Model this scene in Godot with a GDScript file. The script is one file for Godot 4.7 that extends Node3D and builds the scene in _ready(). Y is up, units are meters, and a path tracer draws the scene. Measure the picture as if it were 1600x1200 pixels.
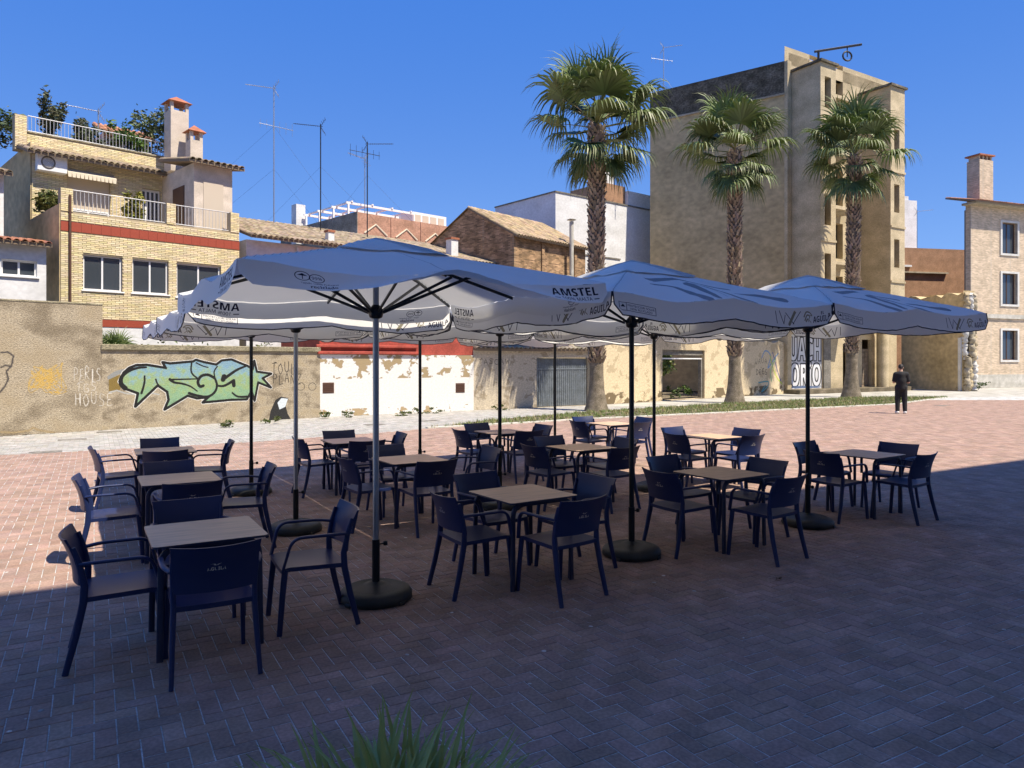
extends Node3D
# A café terrace under square parasols on a brick-paved plaza, old street walls, palms and houses behind.

const F := 1150.0        # focal length in pixels of the 1600 x 1200 photograph
const EYE := 1.88        # camera height
const HOR := 565.0       # horizon row
var RH := Vector3(0.863, 0, -0.506)   # terrace grid: along the rows
var CH := Vector3(-0.494, 0, -0.870)  # terrace grid: from the planter side to the street
var M := {}
var rng := RandomNumberGenerator.new()
var used := {}

# ---------------------------------------------------------------- placing
func W(x: float, d: float, y := 0.0) -> Vector3:
	return Vector3(x, y, -d)
func gp(px: float, py: float, h := 0.0) -> Vector3:   # pixel on the ground (or on a level h)
	var d := F * (EYE - h) / (py - HOR)
	return Vector3((px - 800.0) / F * d, h, -d)
func frame(a: Vector3, b: Vector3) -> Transform3D:     # x along a wall, y up, z out to the street
	var u := (b - a); u.y = 0; u = u.normalized()
	return Transform3D(Basis(u, Vector3.UP, u.cross(Vector3.UP)), a)

# ---------------------------------------------------------------- nodes
func numbered(called: String) -> String:
	if not used.has(called):
		used[called] = 0
		return called
	used[called] += 1
	return "%s_%03d" % [called, used[called]]
func tag(o: Node, label: String, category: String, group := "", kind := "") -> void:
	if label: o.set_meta("label", label)
	if category: o.set_meta("category", category)
	if group: o.set_meta("group", group)
	if kind: o.set_meta("kind", kind)
func thing(called: String, label: String, category: String, xf := Transform3D(), group := "") -> Node3D:
	var o := Node3D.new()
	o.name = numbered(called)
	add_child(o)
	o.transform = xf
	tag(o, label, category, group)
	return o
func put(called: String, st: SurfaceTool, m: Material, parent: Node = null) -> MeshInstance3D:
	var mesh := st.commit()
	return putm(called, mesh, m, parent)
func putm(called: String, mesh: Mesh, m: Material, parent: Node = null) -> MeshInstance3D:
	var o := MeshInstance3D.new()
	o.mesh = mesh
	o.material_override = m
	if parent == null:
		o.name = numbered(called)
		add_child(o)
	else:
		o.name = called
		parent.add_child(o, true)
	return o
func structure(called: String, st: SurfaceTool, m: Material) -> MeshInstance3D:
	var o := put(called, st, m)
	o.set_meta("kind", "structure")
	return o
func copies(called: String, mesh: Mesh, m: Material, xfs: Array, cols: Array, parent: Node) -> MultiMeshInstance3D:
	var mm := MultiMesh.new()
	mm.transform_format = MultiMesh.TRANSFORM_3D
	mm.use_colors = cols.size() > 0
	mm.mesh = mesh
	mm.instance_count = xfs.size()
	for i in xfs.size():
		mm.set_instance_transform(i, xfs[i])
		if cols.size(): mm.set_instance_color(i, cols[i])
	var o := MultiMeshInstance3D.new()
	o.multimesh = mm
	o.material_override = m
	o.name = called
	o.set_meta("kind", "stuff")
	if parent: parent.add_child(o, true)
	else: add_child(o)
	return o

# ---------------------------------------------------------------- mesh building
func S() -> SurfaceTool:
	var st := SurfaceTool.new()
	st.begin(Mesh.PRIMITIVE_TRIANGLES)
	st.set_smooth_group(-1)
	return st
func done(st: SurfaceTool) -> SurfaceTool:
	st.generate_normals()
	return st
func tri(st: SurfaceTool, a: Vector3, b: Vector3, c: Vector3, out: Vector3) -> void:
	if (a - c).cross(a - b).dot(out) < 0:
		var t := b; b = c; c = t
	st.add_vertex(a); st.add_vertex(b); st.add_vertex(c)
func quad(st: SurfaceTool, a: Vector3, b: Vector3, c: Vector3, d: Vector3, out: Vector3) -> void:
	tri(st, a, b, c, out); tri(st, a, c, d, out)
func box(st: SurfaceTool, lo: Vector3, hi: Vector3, xf := Transform3D()) -> void:
	var p := []
	for i in 8:
		p.append(xf * Vector3(hi.x if i & 1 else lo.x, hi.y if i & 2 else lo.y, hi.z if i & 4 else lo.z))
	var b := xf.basis
	quad(st, p[0], p[1], p[3], p[2], -b.z); quad(st, p[4], p[5], p[7], p[6], b.z)
	quad(st, p[0], p[2], p[6], p[4], -b.x); quad(st, p[1], p[3], p[7], p[5], b.x)
	quad(st, p[0], p[1], p[5], p[4], -b.y); quad(st, p[2], p[3], p[7], p[6], b.y)
func bevel_box(st: SurfaceTool, lo: Vector3, hi: Vector3, r: float, xf := Transform3D()) -> void:
	# chamfered box: three face quads pairs, twelve edge strips, eight corner triangles
	var c := (lo + hi) * 0.5
	var h := (hi - lo) * 0.5
	var P := func(sx, sy, sz, ax):
		var q := Vector3(h.x - (0.0 if ax == 0 else r), h.y - (0.0 if ax == 1 else r), h.z - (0.0 if ax == 2 else r))
		return xf * (c + Vector3(q.x * sx, q.y * sy, q.z * sz))
	var b := xf.basis
	for s in [-1, 1]:
		quad(st, P.call(s, -1, -1, 0), P.call(s, 1, -1, 0), P.call(s, 1, 1, 0), P.call(s, -1, 1, 0), b.x * s)
		quad(st, P.call(-1, s, -1, 1), P.call(1, s, -1, 1), P.call(1, s, 1, 1), P.call(-1, s, 1, 1), b.y * s)
		quad(st, P.call(-1, -1, s, 2), P.call(1, -1, s, 2), P.call(1, 1, s, 2), P.call(-1, 1, s, 2), b.z * s)
		for t in [-1, 1]:
			quad(st, P.call(s, t, -1, 0), P.call(s, t, 1, 0), P.call(s, t, 1, 1), P.call(s, t, -1, 1), b.x * s + b.y * t)
			quad(st, P.call(s, -1, t, 0), P.call(s, 1, t, 0), P.call(s, 1, t, 2), P.call(s, -1, t, 2), b.x * s + b.z * t)
			quad(st, P.call(-1, s, t, 1), P.call(1, s, t, 1), P.call(1, s, t, 2), P.call(-1, s, t, 2), b.y * s + b.z * t)
			for v in [-1, 1]:
				tri(st, P.call(s, t, v, 0), P.call(s, t, v, 1), P.call(s, t, v, 2), b.x * s + b.y * t + b.z * v)
func sweep(st: SurfaceTool, pts: Array, prof: Array, scales: Array, hint := Vector3(0, 0, 1), closed_ends := true) -> void:
	# profile: Vector2 list, x along side, y along the hinted normal
	var rings := []
	for i in pts.size():
		var t: Vector3 = (pts[mini(i + 1, pts.size() - 1)] - pts[maxi(i - 1, 0)]).normalized()
		var side := t.cross(hint)
		if side.length() < 0.05: side = t.cross(Vector3(1, 0, 0.1))
		side = side.normalized()
		var nn := side.cross(t).normalized()
		var ring := []
		var s = scales[i] if i < scales.size() else scales[scales.size() - 1]
		for q in prof:
			ring.append(pts[i] + (side * q.x + nn * q.y) * s)
		rings.append(ring)
	var n := prof.size()
	st.set_smooth_group(0)
	for i in pts.size() - 1:
		for k in n:
			var a: Vector3 = rings[i][k]; var b: Vector3 = rings[i][(k + 1) % n]
			var c: Vector3 = rings[i + 1][(k + 1) % n]; var d: Vector3 = rings[i + 1][k]
			quad(st, a, b, c, d, (a + b + c + d) * 0.25 - (pts[i] + pts[i + 1]) * 0.5)
	st.set_smooth_group(-1)
	if closed_ends:
		for e in [0, pts.size() - 1]:
			var dir: Vector3 = (pts[0] - pts[1]) if e == 0 else (pts[e] - pts[e - 1])
			for k in range(1, n - 1):
				tri(st, rings[e][0], rings[e][k], rings[e][k + 1], dir)
func ngon(n: int, r := 1.0) -> Array:
	var a := []
	for k in n: a.append(Vector2(cos(TAU * k / n), sin(TAU * k / n)) * r)
	return a
func round_rect(w: float, h: float, r: float) -> Array:
	var a := []
	for c in [[1, 1, 0], [-1, 1, 1], [-1, -1, 2], [1, -1, 3]]:
		for k in 3:
			var an: float = PI / 2 * (c[2] + k / 2.0)
			a.append(Vector2(c[0] * (w / 2 - r) + cos(an) * r, c[1] * (h / 2 - r) + sin(an) * r))
	return a
func tube(st: SurfaceTool, pts: Array, r: float, n := 8, scales := [1.0]) -> void:
	sweep(st, pts, ngon(n, r), scales)
func lathe(st: SurfaceTool, prof: Array, n := 24, at := Vector3.ZERO) -> void:
	st.set_smooth_group(0)
	for i in prof.size() - 1:
		for k in n:
			var a0 := TAU * k / n; var a1 := TAU * (k + 1) / n
			var p: Vector2 = prof[i]; var q: Vector2 = prof[i + 1]
			var A := at + Vector3(cos(a0) * p.x, p.y, sin(a0) * p.x); var B := at + Vector3(cos(a1) * p.x, p.y, sin(a1) * p.x)
			var C := at + Vector3(cos(a1) * q.x, q.y, sin(a1) * q.x); var D := at + Vector3(cos(a0) * q.x, q.y, sin(a0) * q.x)
			var nrm := Vector2(q.y - p.y, -(q.x - p.x))
			var mid := (a0 + a1) / 2
			var out := Vector3(cos(mid) * nrm.x, nrm.y, sin(mid) * nrm.x)
			if p.x > 1e-5: tri(st, A, B, C if q.x > 1e-5 else D, out)
			if q.x > 1e-5: tri(st, A, C, D, out)
	st.set_smooth_group(-1)
func bend(a: Vector3, corner: Vector3, b: Vector3, r: float, n := 5) -> Array:
	# points of a path a - corner - b with a rounded corner (without a and b)
	var p := corner + (a - corner).normalized() * r
	var q := corner + (b - corner).normalized() * r
	var out := []
	for k in n + 1:
		var t := float(k) / n
		out.append(p.lerp(corner, t).lerp(corner.lerp(q, t), t))
	return out

# ---------------------------------------------------------------- materials
func lin(r: float, g: float, b: float) -> Color:
	return Color(r, g, b).linear_to_srgb()
func mat(called: String, c: Color, rough := 0.8, metal := 0.0) -> StandardMaterial3D:
	var m := StandardMaterial3D.new()
	m.resource_name = called
	m.albedo_color = c.linear_to_srgb()
	m.roughness = rough
	m.metallic = metal
	M[called] = m
	return m
func noise_tex(freq: float, lo: Color, hi: Color, seed_ := 1, size := 512, octaves := 5, type := FastNoiseLite.TYPE_SIMPLEX_SMOOTH) -> NoiseTexture2D:
	var n := FastNoiseLite.new()
	n.noise_type = type
	n.seed = seed_
	n.frequency = freq
	n.fractal_octaves = octaves
	var t := NoiseTexture2D.new()
	t.width = size; t.height = size
	t.seamless = true
	t.noise = n
	var g := Gradient.new()
	g.set_color(0, lo); g.set_color(1, hi)
	t.color_ramp = g
	return t
var TEX := {}
func grain(m: StandardMaterial3D, scale: float, coarse: float, amp: float, bump := 0.0) -> StandardMaterial3D:
	# fine and coarse mottling on world axes plus fine relief; the base colour is the mean of the mottled surface
	var comp := 1.0 / pow(1.0 - amp * 0.5, 4.4)
	var ln := m.albedo_color.srgb_to_linear()
	m.albedo_color = Color(minf(0.96, ln.r * comp), minf(0.96, ln.g * comp), minf(0.96, ln.b * comp)).linear_to_srgb()
	var k := "g%.2f" % amp
	if not TEX.has(k):
		TEX[k] = noise_tex(0.03, Color(1 - amp, 1 - amp, 1 - amp), Color(1, 1, 1), 3)
		TEX[k + "c"] = noise_tex(0.012, Color(1 - amp, 1 - amp, 1 - amp * 1.1), Color(1, 1, 1), 9)
	m.albedo_texture = TEX[k]
	m.uv1_triplanar = true
	m.uv1_world_triplanar = true
	m.uv1_scale = Vector3.ONE * scale
	m.detail_enabled = true
	m.detail_albedo = TEX[k + "c"]
	m.detail_blend_mode = BaseMaterial3D.BLEND_MODE_MUL
	m.detail_uv_layer = BaseMaterial3D.DETAIL_UV_2
	m.uv2_triplanar = true
	m.uv2_world_triplanar = true
	m.uv2_scale = Vector3.ONE * coarse
	if bump > 0:
		if not TEX.has("h"): TEX["h"] = noise_tex(0.035, Color(0, 0, 0), Color(1, 1, 1), 5, 512, 7)
		m.heightmap_enabled = true
		m.heightmap_texture = TEX["h"]
		m.heightmap_scale = bump
	return m

# ---------------------------------------------------------------- painting prints into images
var FONT := {}
func glyphs(text: String, bold := false, serif := false) -> Array:   # triangles of a line of text, in a unit-high box
	var key := "%s%d%d" % [text, int(bold), int(serif)]
	if FONT.has(key): return FONT[key]
	var f := SystemFont.new()
	f.font_names = PackedStringArray(["Droid Serif" if serif else "Droid Sans"])
	f.font_weight = 700 if bold else 400
	var tm := TextMesh.new()
	tm.text = text; tm.font = f; tm.font_size = 64; tm.depth = 0.0; tm.pixel_size = 0.01
	var ar := tm.get_mesh_arrays()
	var v: PackedVector3Array = ar[Mesh.ARRAY_VERTEX]
	var ix = ar[Mesh.ARRAY_INDEX]
	var lo := Vector2(1e9, 1e9); var hi := Vector2(-1e9, -1e9)
	for p in v:
		lo = lo.min(Vector2(p.x, p.y)); hi = hi.max(Vector2(p.x, p.y))
	var tris := []
	var count: int = ix.size() if ix != null and ix.size() else v.size()
	for k in range(0, count, 3):
		var t := []
		for j in 3:
			var p: Vector3 = v[ix[k + j]] if ix != null and ix.size() else v[k + j]
			t.append(Vector2((p.x - lo.x) / (hi.x - lo.x), (p.y - lo.y) / (hi.y - lo.y)))
		tris.append(t)
	FONT[key] = tris
	return tris
func fill_tri(im: Image, a: Vector2, b: Vector2, c: Vector2, col: Color) -> void:
	var w := im.get_width(); var h := im.get_height()
	var y0 := maxi(0, int(floor(minf(a.y, minf(b.y, c.y))))); var y1 := mini(h - 1, int(ceil(maxf(a.y, maxf(b.y, c.y)))))
	var p := [a, b, c]
	for y in range(y0, y1 + 1):
		var yy := y + 0.5
		var lo := 1e9; var hi := -1e9
		for k in 3:
			var s: Vector2 = p[k]; var e: Vector2 = p[(k + 1) % 3]
			if (s.y <= yy) != (e.y <= yy):
				var x := s.x + (e.x - s.x) * (yy - s.y) / (e.y - s.y)
				lo = minf(lo, x); hi = maxf(hi, x)
		if hi < lo: continue
		var x0 := maxi(0, int(ceil(lo - 0.5))); var x1 := mini(w - 1, int(floor(hi - 0.5)))
		if x1 >= x0: im.fill_rect(Rect2i(x0, y, x1 - x0 + 1, 1), col)
func fill_poly(im: Image, pts: Array, col: Color) -> void:
	var pk := PackedVector2Array(pts)
	var ix := Geometry2D.triangulate_polygon(pk)
	for k in range(0, ix.size(), 3): fill_tri(im, pk[ix[k]], pk[ix[k + 1]], pk[ix[k + 2]], col)
func smooth_line(pts: Array, n := 6) -> Array:
	var out := []
	for i in pts.size() - 1:
		var a: Vector2 = pts[maxi(i - 1, 0)]; var b: Vector2 = pts[i]; var c: Vector2 = pts[i + 1]; var d: Vector2 = pts[mini(i + 2, pts.size() - 1)]
		for k in n: out.append(b.cubic_interpolate(c, a, d, float(k) / n))
	out.append(pts[-1])
	return out
func stroke(im: Image, pts: Array, w0: float, col: Color, w1 := -1.0) -> void:
	if w1 < 0: w1 = w0
	for i in pts.size() - 1:
		var a: Vector2 = pts[i]; var b: Vector2 = pts[i + 1]
		var ra := lerpf(w0, w1, float(i) / pts.size()) / 2; var rb := lerpf(w0, w1, float(i + 1) / pts.size()) / 2
		var s := (b - a).normalized().orthogonal()
		fill_tri(im, a + s * ra, a - s * ra, b + s * rb, col); fill_tri(im, a - s * ra, b - s * rb, b + s * rb, col)
		var oct := []
		for k in 8: oct.append(b + Vector2(cos(TAU * k / 8), sin(TAU * k / 8)) * rb)
		for k in range(1, 7): fill_tri(im, oct[0], oct[k], oct[k + 1], col)
func print_text(im: Image, text: String, r: Rect2, col: Color, bold := false, serif := false) -> void:
	for t in glyphs(text, bold, serif):
		var q := []
		for p in t: q.append(Vector2(r.position.x + p.x * r.size.x, r.position.y + (1 - p.y) * r.size.y))
		fill_tri(im, q[0], q[1], q[2], col)

# ================================================================ scene
func _ready() -> void:
	rng.seed = 7
	# camera: level, lens shifted so that the horizon lies a little above the middle
	var cam := Camera3D.new()
	cam.projection = Camera3D.PROJECTION_FRUSTUM
	cam.near = 0.05
	cam.far = 600.0
	cam.size = 2 * 0.05 * 600.0 / F
	cam.frustum_offset = Vector2(0, -(600.0 - HOR) / F * 0.05)
	cam.position = Vector3(0, EYE, 0)
	add_child(cam)
	cam.current = true
	# sky
	var env := Environment.new()
	env.background_mode = Environment.BG_SKY
	var sky := Sky.new()
	var sm := ProceduralSkyMaterial.new()
	sm.sky_top_color = lin(0.015, 0.063, 0.225)
	sm.sky_horizon_color = lin(0.115, 0.20, 0.34)
	sm.sky_curve = 0.13
	sm.ground_bottom_color = Color(0.35, 0.30, 0.27)
	sm.ground_horizon_color = Color(0.50, 0.52, 0.55)
	sm.sun_angle_max = 1.0
	sm.energy_multiplier = 1.0
	sky.sky_material = sm
	env.sky = sky
	env.tonemap_mode = Environment.TONE_MAPPER_LINEAR
	env.tonemap_exposure = 3.3
	env.sdfgi_enabled = true
	env.ssao_enabled = true
	env.ssil_enabled = true
	var we := WorldEnvironment.new()
	we.environment = env
	add_child(we)
	# sun: from the right and a little behind, about 60 degrees high
	var sun := DirectionalLight3D.new()
	add_child(sun)
	sun.look_at_from_position(Vector3.ZERO, Vector3(-0.48, -1, -0.31), Vector3.UP)
	sun.light_energy = 0.76
	sun.light_color = Color(1.0, 0.955, 0.88)
	sun.light_angular_distance = 0.5
	sun.shadow_enabled = true

	materials()
	ground()
	street_walls()
	yellow_house()
	back_houses()
	tall_building()
	right_side()
	shade_building()
	for i in 3: palm(i)
	terrace()
	person()
	planter()
	small_things()

# ---------------------------------------------------------------- materials
func materials() -> void:
	var m: StandardMaterial3D
	m = mat("paver", Color(0.45, 0.45, 0.45), 0.85); m.vertex_color_use_as_albedo = true
	grain(m, 2.2, 0.35, 0.22, 0.04)
	m = mat("sand", Color(0.62, 0.57, 0.48), 0.95); grain(m, 3.0, 0.4, 0.3)
	m = mat("paving", Color(0.42, 0.405, 0.37), 0.9); grain(m, 1.0, 0.15, 0.25)
	m = mat("earth", Color(0.14, 0.115, 0.08), 0.95); grain(m, 1.2, 0.2, 0.5, 0.6)
	m = mat("kerb", Color(0.50, 0.48, 0.43), 0.85); grain(m, 1.5, 0.3, 0.24, 0.2)
	m = mat("roughcast", Color(0.23, 0.195, 0.14), 0.95); grain(m, 1.6, 0.22, 0.45, 1.5)
	m = mat("coping", Color(0.28, 0.24, 0.17), 0.95); grain(m, 1.2, 0.4, 0.5, 1.2)
	m = mat("whitewash", Color(0.62, 0.61, 0.58), 0.9); grain(m, 0.9, 0.2, 0.14, 0.5)
	m = mat("cream", Color(0.50, 0.41, 0.265), 0.92); grain(m, 0.7, 0.16, 0.24, 0.4)
	m = mat("beige", Color(0.40, 0.345, 0.255), 0.92); grain(m, 0.8, 0.25, 0.28, 0.5)
	m = mat("umber", Color(0.52, 0.40, 0.22), 0.95); grain(m, 0.16, 0.05, 0.26, 0.2)
	m = mat("weathered", Color(0.11, 0.095, 0.072), 0.95); grain(m, 0.5, 0.2, 0.6, 0.3)
	m = mat("red_render", Color(0.36, 0.065, 0.045), 0.85); grain(m, 0.8, 0.3, 0.3, 0.3)
	m = mat("salmon", Color(0.46, 0.25, 0.175), 0.9); grain(m, 0.5, 0.2, 0.3)
	m = mat("grey_render", Color(0.2, 0.185, 0.165), 0.9); grain(m, 0.5, 0.2, 0.38)
	m = mat("tan", Color(0.36, 0.205, 0.12), 0.9); grain(m, 0.5, 0.2, 0.2)
	m = mat("pink_plaster", Color(0.60, 0.52, 0.44), 0.92); grain(m, 1.6, 0.3, 0.2, 0.5)
	m = mat("white_wall", Color(0.74, 0.74, 0.73), 0.9); grain(m, 0.4, 0.12, 0.14)
	m = mat("mortar", Color(0.40, 0.33, 0.22), 0.95)
	m = mat("brick", Color(1, 1, 1), 0.85); m.vertex_color_use_as_albedo = true
	m = mat("tile", Color(1, 1, 1), 0.9); m.vertex_color_use_as_albedo = true
	m = mat("roof_bed", Color(0.22, 0.165, 0.11), 0.95)
	m = mat("terracotta", Color(0.38, 0.14, 0.075), 0.85); grain(m, 2.0, 0.5, 0.3)
	m = mat("red_tile", Color(0.33, 0.062, 0.03), 0.5)
	m = mat("white_paint", Color(0.78, 0.78, 0.77), 0.5)
	m = mat("shutter", Color(0.55, 0.47, 0.37), 0.7)
	m = mat("awning", Color(0.66, 0.58, 0.44), 0.8)
	m = mat("rail", Color(0.62, 0.62, 0.62), 0.45, 0.3)
	m = mat("dark_metal", Color(0.03, 0.03, 0.032), 0.45, 0.4)
	m = mat("steel", Color(0.45, 0.46, 0.47), 0.4, 0.8)
	m = mat("brown_metal", Color(0.11, 0.055, 0.035), 0.6, 0.2)
	m = mat("door_grey", Color(0.19, 0.215, 0.24), 0.5, 0.3); grain(m, 1.0, 0.4, 0.25)
	m = mat("old_wood", Color(0.22, 0.17, 0.125), 0.85); grain(m, 2.0, 0.5, 0.4)
	m = mat("glass", Color(0.05, 0.06, 0.07), 0.06); m.metallic_specular = 0.8
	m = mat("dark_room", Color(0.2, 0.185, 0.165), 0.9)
	m = mat("palm_leaf", Color(1, 1, 1), 0.5); m.backlight_enabled = true; m.backlight = Color(0.35, 0.42, 0.16); m.vertex_color_use_as_albedo = true
	m = mat("palm_stub", Color(0.29, 0.235, 0.18), 0.95); m.vertex_color_use_as_albedo = true
	m = mat("palm_base", Color(0.21, 0.175, 0.13), 0.95); grain(m, 1.5, 0.5, 0.45, 1.5)
	m = mat("leaf", Color(1, 1, 1), 0.55); m.vertex_color_use_as_albedo = true; m.backlight_enabled = true; m.backlight = Color(0.35, 0.4, 0.2)
	m = mat("bark", Color(0.13, 0.095, 0.065), 0.95)
	m = mat("chair", Color(0.014, 0.025, 0.09), 0.38); m.metallic_specular = 0.45
	m = mat("logo", Color(0.6, 0.57, 0.5), 0.6)
	m = mat("table_leg", Color(0.022, 0.028, 0.065), 0.4)
	m = mat("pole_black", Color(0.012, 0.015, 0.017), 0.35, 0.2)
	m = mat("pole_silver", Color(0.42, 0.43, 0.43), 0.38, 0.75)
	m = mat("base_plastic", Color(0.024, 0.028, 0.027), 0.5); grain(m, 6.0, 1.0, 0.3)
	m = mat("piping", Color(0.01, 0.012, 0.03), 0.7)
	m = mat("skin", Color(0.50, 0.30, 0.21), 0.55)
	m = mat("black_cloth", Color(0.012, 0.012, 0.014), 0.85)
	m = mat("black_trousers", Color(0.016, 0.016, 0.02), 0.9)
	m = mat("white_shoe", Color(0.72, 0.72, 0.70), 0.6)
	m = mat("hair", Color(0.018, 0.013, 0.01), 0.6)
	# wood laminate for the table tops
	var im := Image.create(512, 512, false, Image.FORMAT_RGB8)
	var n := FastNoiseLite.new(); n.seed = 4; n.frequency = 0.004; n.fractal_octaves = 4
	var n2 := FastNoiseLite.new(); n2.seed = 8; n2.frequency = 0.02
	for y in 512:
		for x in 512:
			var v := n.get_noise_2d(x * 0.7, y * 7.0) * 0.5 + n2.get_noise_2d(x * 0.25, y * 5.0) * 0.35
			var c := Color(0.66, 0.45, 0.305) * (1.0 + v * 0.45)
			im.set_pixel(x, y, Color(c.r, c.g, c.b).linear_to_srgb())
	m = mat("laminate", Color(1, 1, 1), 0.36); m.albedo_texture = ImageTexture.create_from_image(im)
	# small-scale brick pattern for walls too far off to tell the bricks apart
	for k in [["far_brick", Color(0.66, 0.52, 0.37), Color(0.60, 0.52, 0.42), 0.2], ["old_brick", Color(0.50, 0.31, 0.175), Color(0.46, 0.34, 0.22), 0.5]]:
		var bi := Image.create(256, 256, false, Image.FORMAT_RGB8)
		bi.fill((k[2] as Color).linear_to_srgb())
		for r in 32:
			for c in 9:
				var w := 1.0 + rng.randf_range(-k[3], k[3])
				var col: Color = k[1] * w
				bi.fill_rect(Rect2i((c * 32 + (16 if r % 2 else 0)) % 256, r * 8, 30, 7), Color(col.r, col.g, col.b).linear_to_srgb())
		m = mat(k[0], Color(1, 1, 1), 0.9)
		m.albedo_texture = ImageTexture.create_from_image(bi)
		m.uv1_triplanar = true
		m.uv1_scale = Vector3.ONE * 0.5
		m.detail_enabled = true
		m.detail_blend_mode = BaseMaterial3D.BLEND_MODE_MUL
		m.detail_uv_layer = BaseMaterial3D.DETAIL_UV_2
		m.detail_albedo = TEX["g0.14c" if k[0] == "far_brick" else "g0.38c"]
		m.uv2_triplanar = true
		m.uv2_scale = Vector3.ONE * 0.2

# ---------------------------------------------------------------- ground
func poly_sheet(pts: Array, y: float) -> SurfaceTool:
	var st := S()
	var pk := PackedVector2Array()
	for p in pts: pk.append(Vector2(p.x, p.z))
	var ix := Geometry2D.triangulate_polygon(pk)
	for k in range(0, ix.size(), 3):
		tri(st, Vector3(pk[ix[k]].x, y, pk[ix[k]].y), Vector3(pk[ix[k + 1]].x, y, pk[ix[k + 1]].y), Vector3(pk[ix[k + 2]].x, y, pk[ix[k + 2]].y), Vector3.UP)
	return done(st)
func in_sight(p: Vector3, margin := 260.0) -> bool:
	var d := -p.z
	if d < 1.6: return false
	var px := 800 + p.x / d * F
	return px > -margin and px < 1600 + margin
var KERB := []
var WALL := []
func ground() -> void:
	var st := S()
	quad(st, Vector3(-300, -0.06, 30), Vector3(300, -0.06, 30), Vector3(300, -0.06, -500), Vector3(-300, -0.06, -500), Vector3.UP)
	structure("ground", done(st), M.earth)
	# edge between the red plaza and the grey pavement, then the kerb of the grass strip
	var left := [W(-24, 7.3), gp(0, 711), gp(300, 696), gp(400, 690), gp(620, 674), gp(668, 669.5)]
	KERB = [gp(668, 669.5), gp(740, 666), gp(800, 662.5), gp(925, 655), gp(1035, 650), gp(1240, 640), gp(1400, 632), gp(1436, 627), gp(1480, 621.5)]
	var right := [gp(1480, 621.5), gp(1600, 619), W(60, 46)]
	WALL = [W(-30, 1.4), W(-12.86, 18.48), W(-11.24, 20.2), W(-6.48, 24.85), W(-1.48, 28.45), W(1.04, 30.0), W(3.46, 31.8), W(7.2, 35.4), W(10.2, 37.9), W(16.0, 43.2), W(27.2, 50.2), W(45, 58), W(70, 66)]
	var plaza := left.slice(0, -1) + KERB.slice(0, -1) + right + [W(60, -4), W(-24, -4)]
	structure("plaza", poly_sheet(plaza, -0.004), M.sand)
	var walk := left.slice(0, -1) + KERB.slice(0, -1) + right + [W(70, 66), W(45, 58), W(27.2, 50.2), W(16.0, 43.2), W(10.2, 37.9), W(7.2, 35.4), W(3.46, 31.8), W(1.04, 30.0), W(-1.48, 28.45), W(-6.48, 24.85), W(-11.24, 20.2), W(-12.86, 18.48), W(-30, 1.4)]
	structure("pavement", poly_sheet(walk, -0.009), M.paving)
	# pavers
	var meshes := []
	for v in 1:
		var ps := S()
		var a := Vector3(-0.0968, -0.03, -0.0468); var b := Vector3(0.0968, 0, 0.0468)
		var r := 0.003
		quad(ps, Vector3(a.x + r, 0, a.z + r), Vector3(b.x - r, 0, a.z + r), Vector3(b.x - r, 0, b.z - r), Vector3(a.x + r, 0, b.z - r), Vector3.UP)
		for e in [[a.x, a.z, b.x, a.z, 0, 1], [a.x, b.z, b.x, b.z, 0, -1], [a.x, a.z, a.x, b.z, 1, 0], [b.x, a.z, b.x, b.z, -1, 0]]:
			var p := Vector3(e[0], -r, e[1]); var q := Vector3(e[2], -r, e[3])
			var p2 := Vector3(clampf(e[0], a.x + r, b.x - r), 0, clampf(e[1], a.z + r, b.z - r)); var q2 := Vector3(clampf(e[2], a.x + r, b.x - r), 0, clampf(e[3], a.z + r, b.z - r))
			var out := Vector3(-e[4], 0.5, -e[5])
			quad(ps, p, q, q2, p2, out)
			quad(ps, p, q, q - Vector3(0, 0.027, 0), p - Vector3(0, 0.027, 0), Vector3(-e[4], 0, -e[5]))
		meshes.append(done(ps).commit())
	var hold := get_node("plaza")
	lay(meshes[0], plaza, Color(0.75, 0.505, 0.40), hold, true)
	var hold2 := get_node("pavement")
	lay(meshes[0], walk, Color(0.84, 0.81, 0.75), hold2, false)
	# trodden gum and petals on the paving
	var gs0 := S()
	lathe(gs0, [Vector2(0.013, 0.0), Vector2(0.012, 0.002), Vector2(0.0, 0.0025)], 7)
	var gx := []; var gc := []
	for i in 420:
		var p := W(rng.randf_range(-9, 12), rng.randf_range(2.6, 14), 0.0012)
		var s := rng.randf_range(0.5, 1.5)
		gx.append(Transform3D(Basis(Vector3.UP, rng.randf() * TAU) * Basis.from_scale(Vector3(s, 1, s * rng.randf_range(0.6, 1.0))), p))
		var v := rng.randf_range(0.25, 0.7)
		gc.append(Color(v, v * 0.96, v * 0.9))
	copies("gum_spots", done(gs0).commit(), M.brick, gx, gc, hold)
	# kerb stones along the grass
	var kerb := thing("kerb", "pale stone kerb edging the grass strip", "kerb")
	for i in KERB.size() - 1:
		var a: Vector3 = KERB[i]; var b: Vector3 = KERB[i + 1]
		var n := maxi(1, int((b - a).length() / 1.0))
		for k in n:
			var ks := S()
			var xf := frame(a.lerp(b, float(k) / n), b)
			bevel_box(ks, Vector3(0.004, -0.1, -0.17), Vector3((b - a).length() / n - 0.004, 0.035 + rng.randf() * 0.006, 0.0), 0.012)
			var o := put("stone", done(ks), M.kerb, kerb)
			o.transform = xf
	# grass strip
	var top := [gp(1480, 620.5), gp(1450, 620.5), gp(1400, 620.0), gp(1330, 621.5), gp(1150, 630), gp(1035, 636.5), gp(925, 643), gp(760, 657)]
	var gpoly := KERB + top
	structure("verge", poly_sheet(gpoly, 0.012), M.earth)
	var pk := PackedVector2Array()
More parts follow.
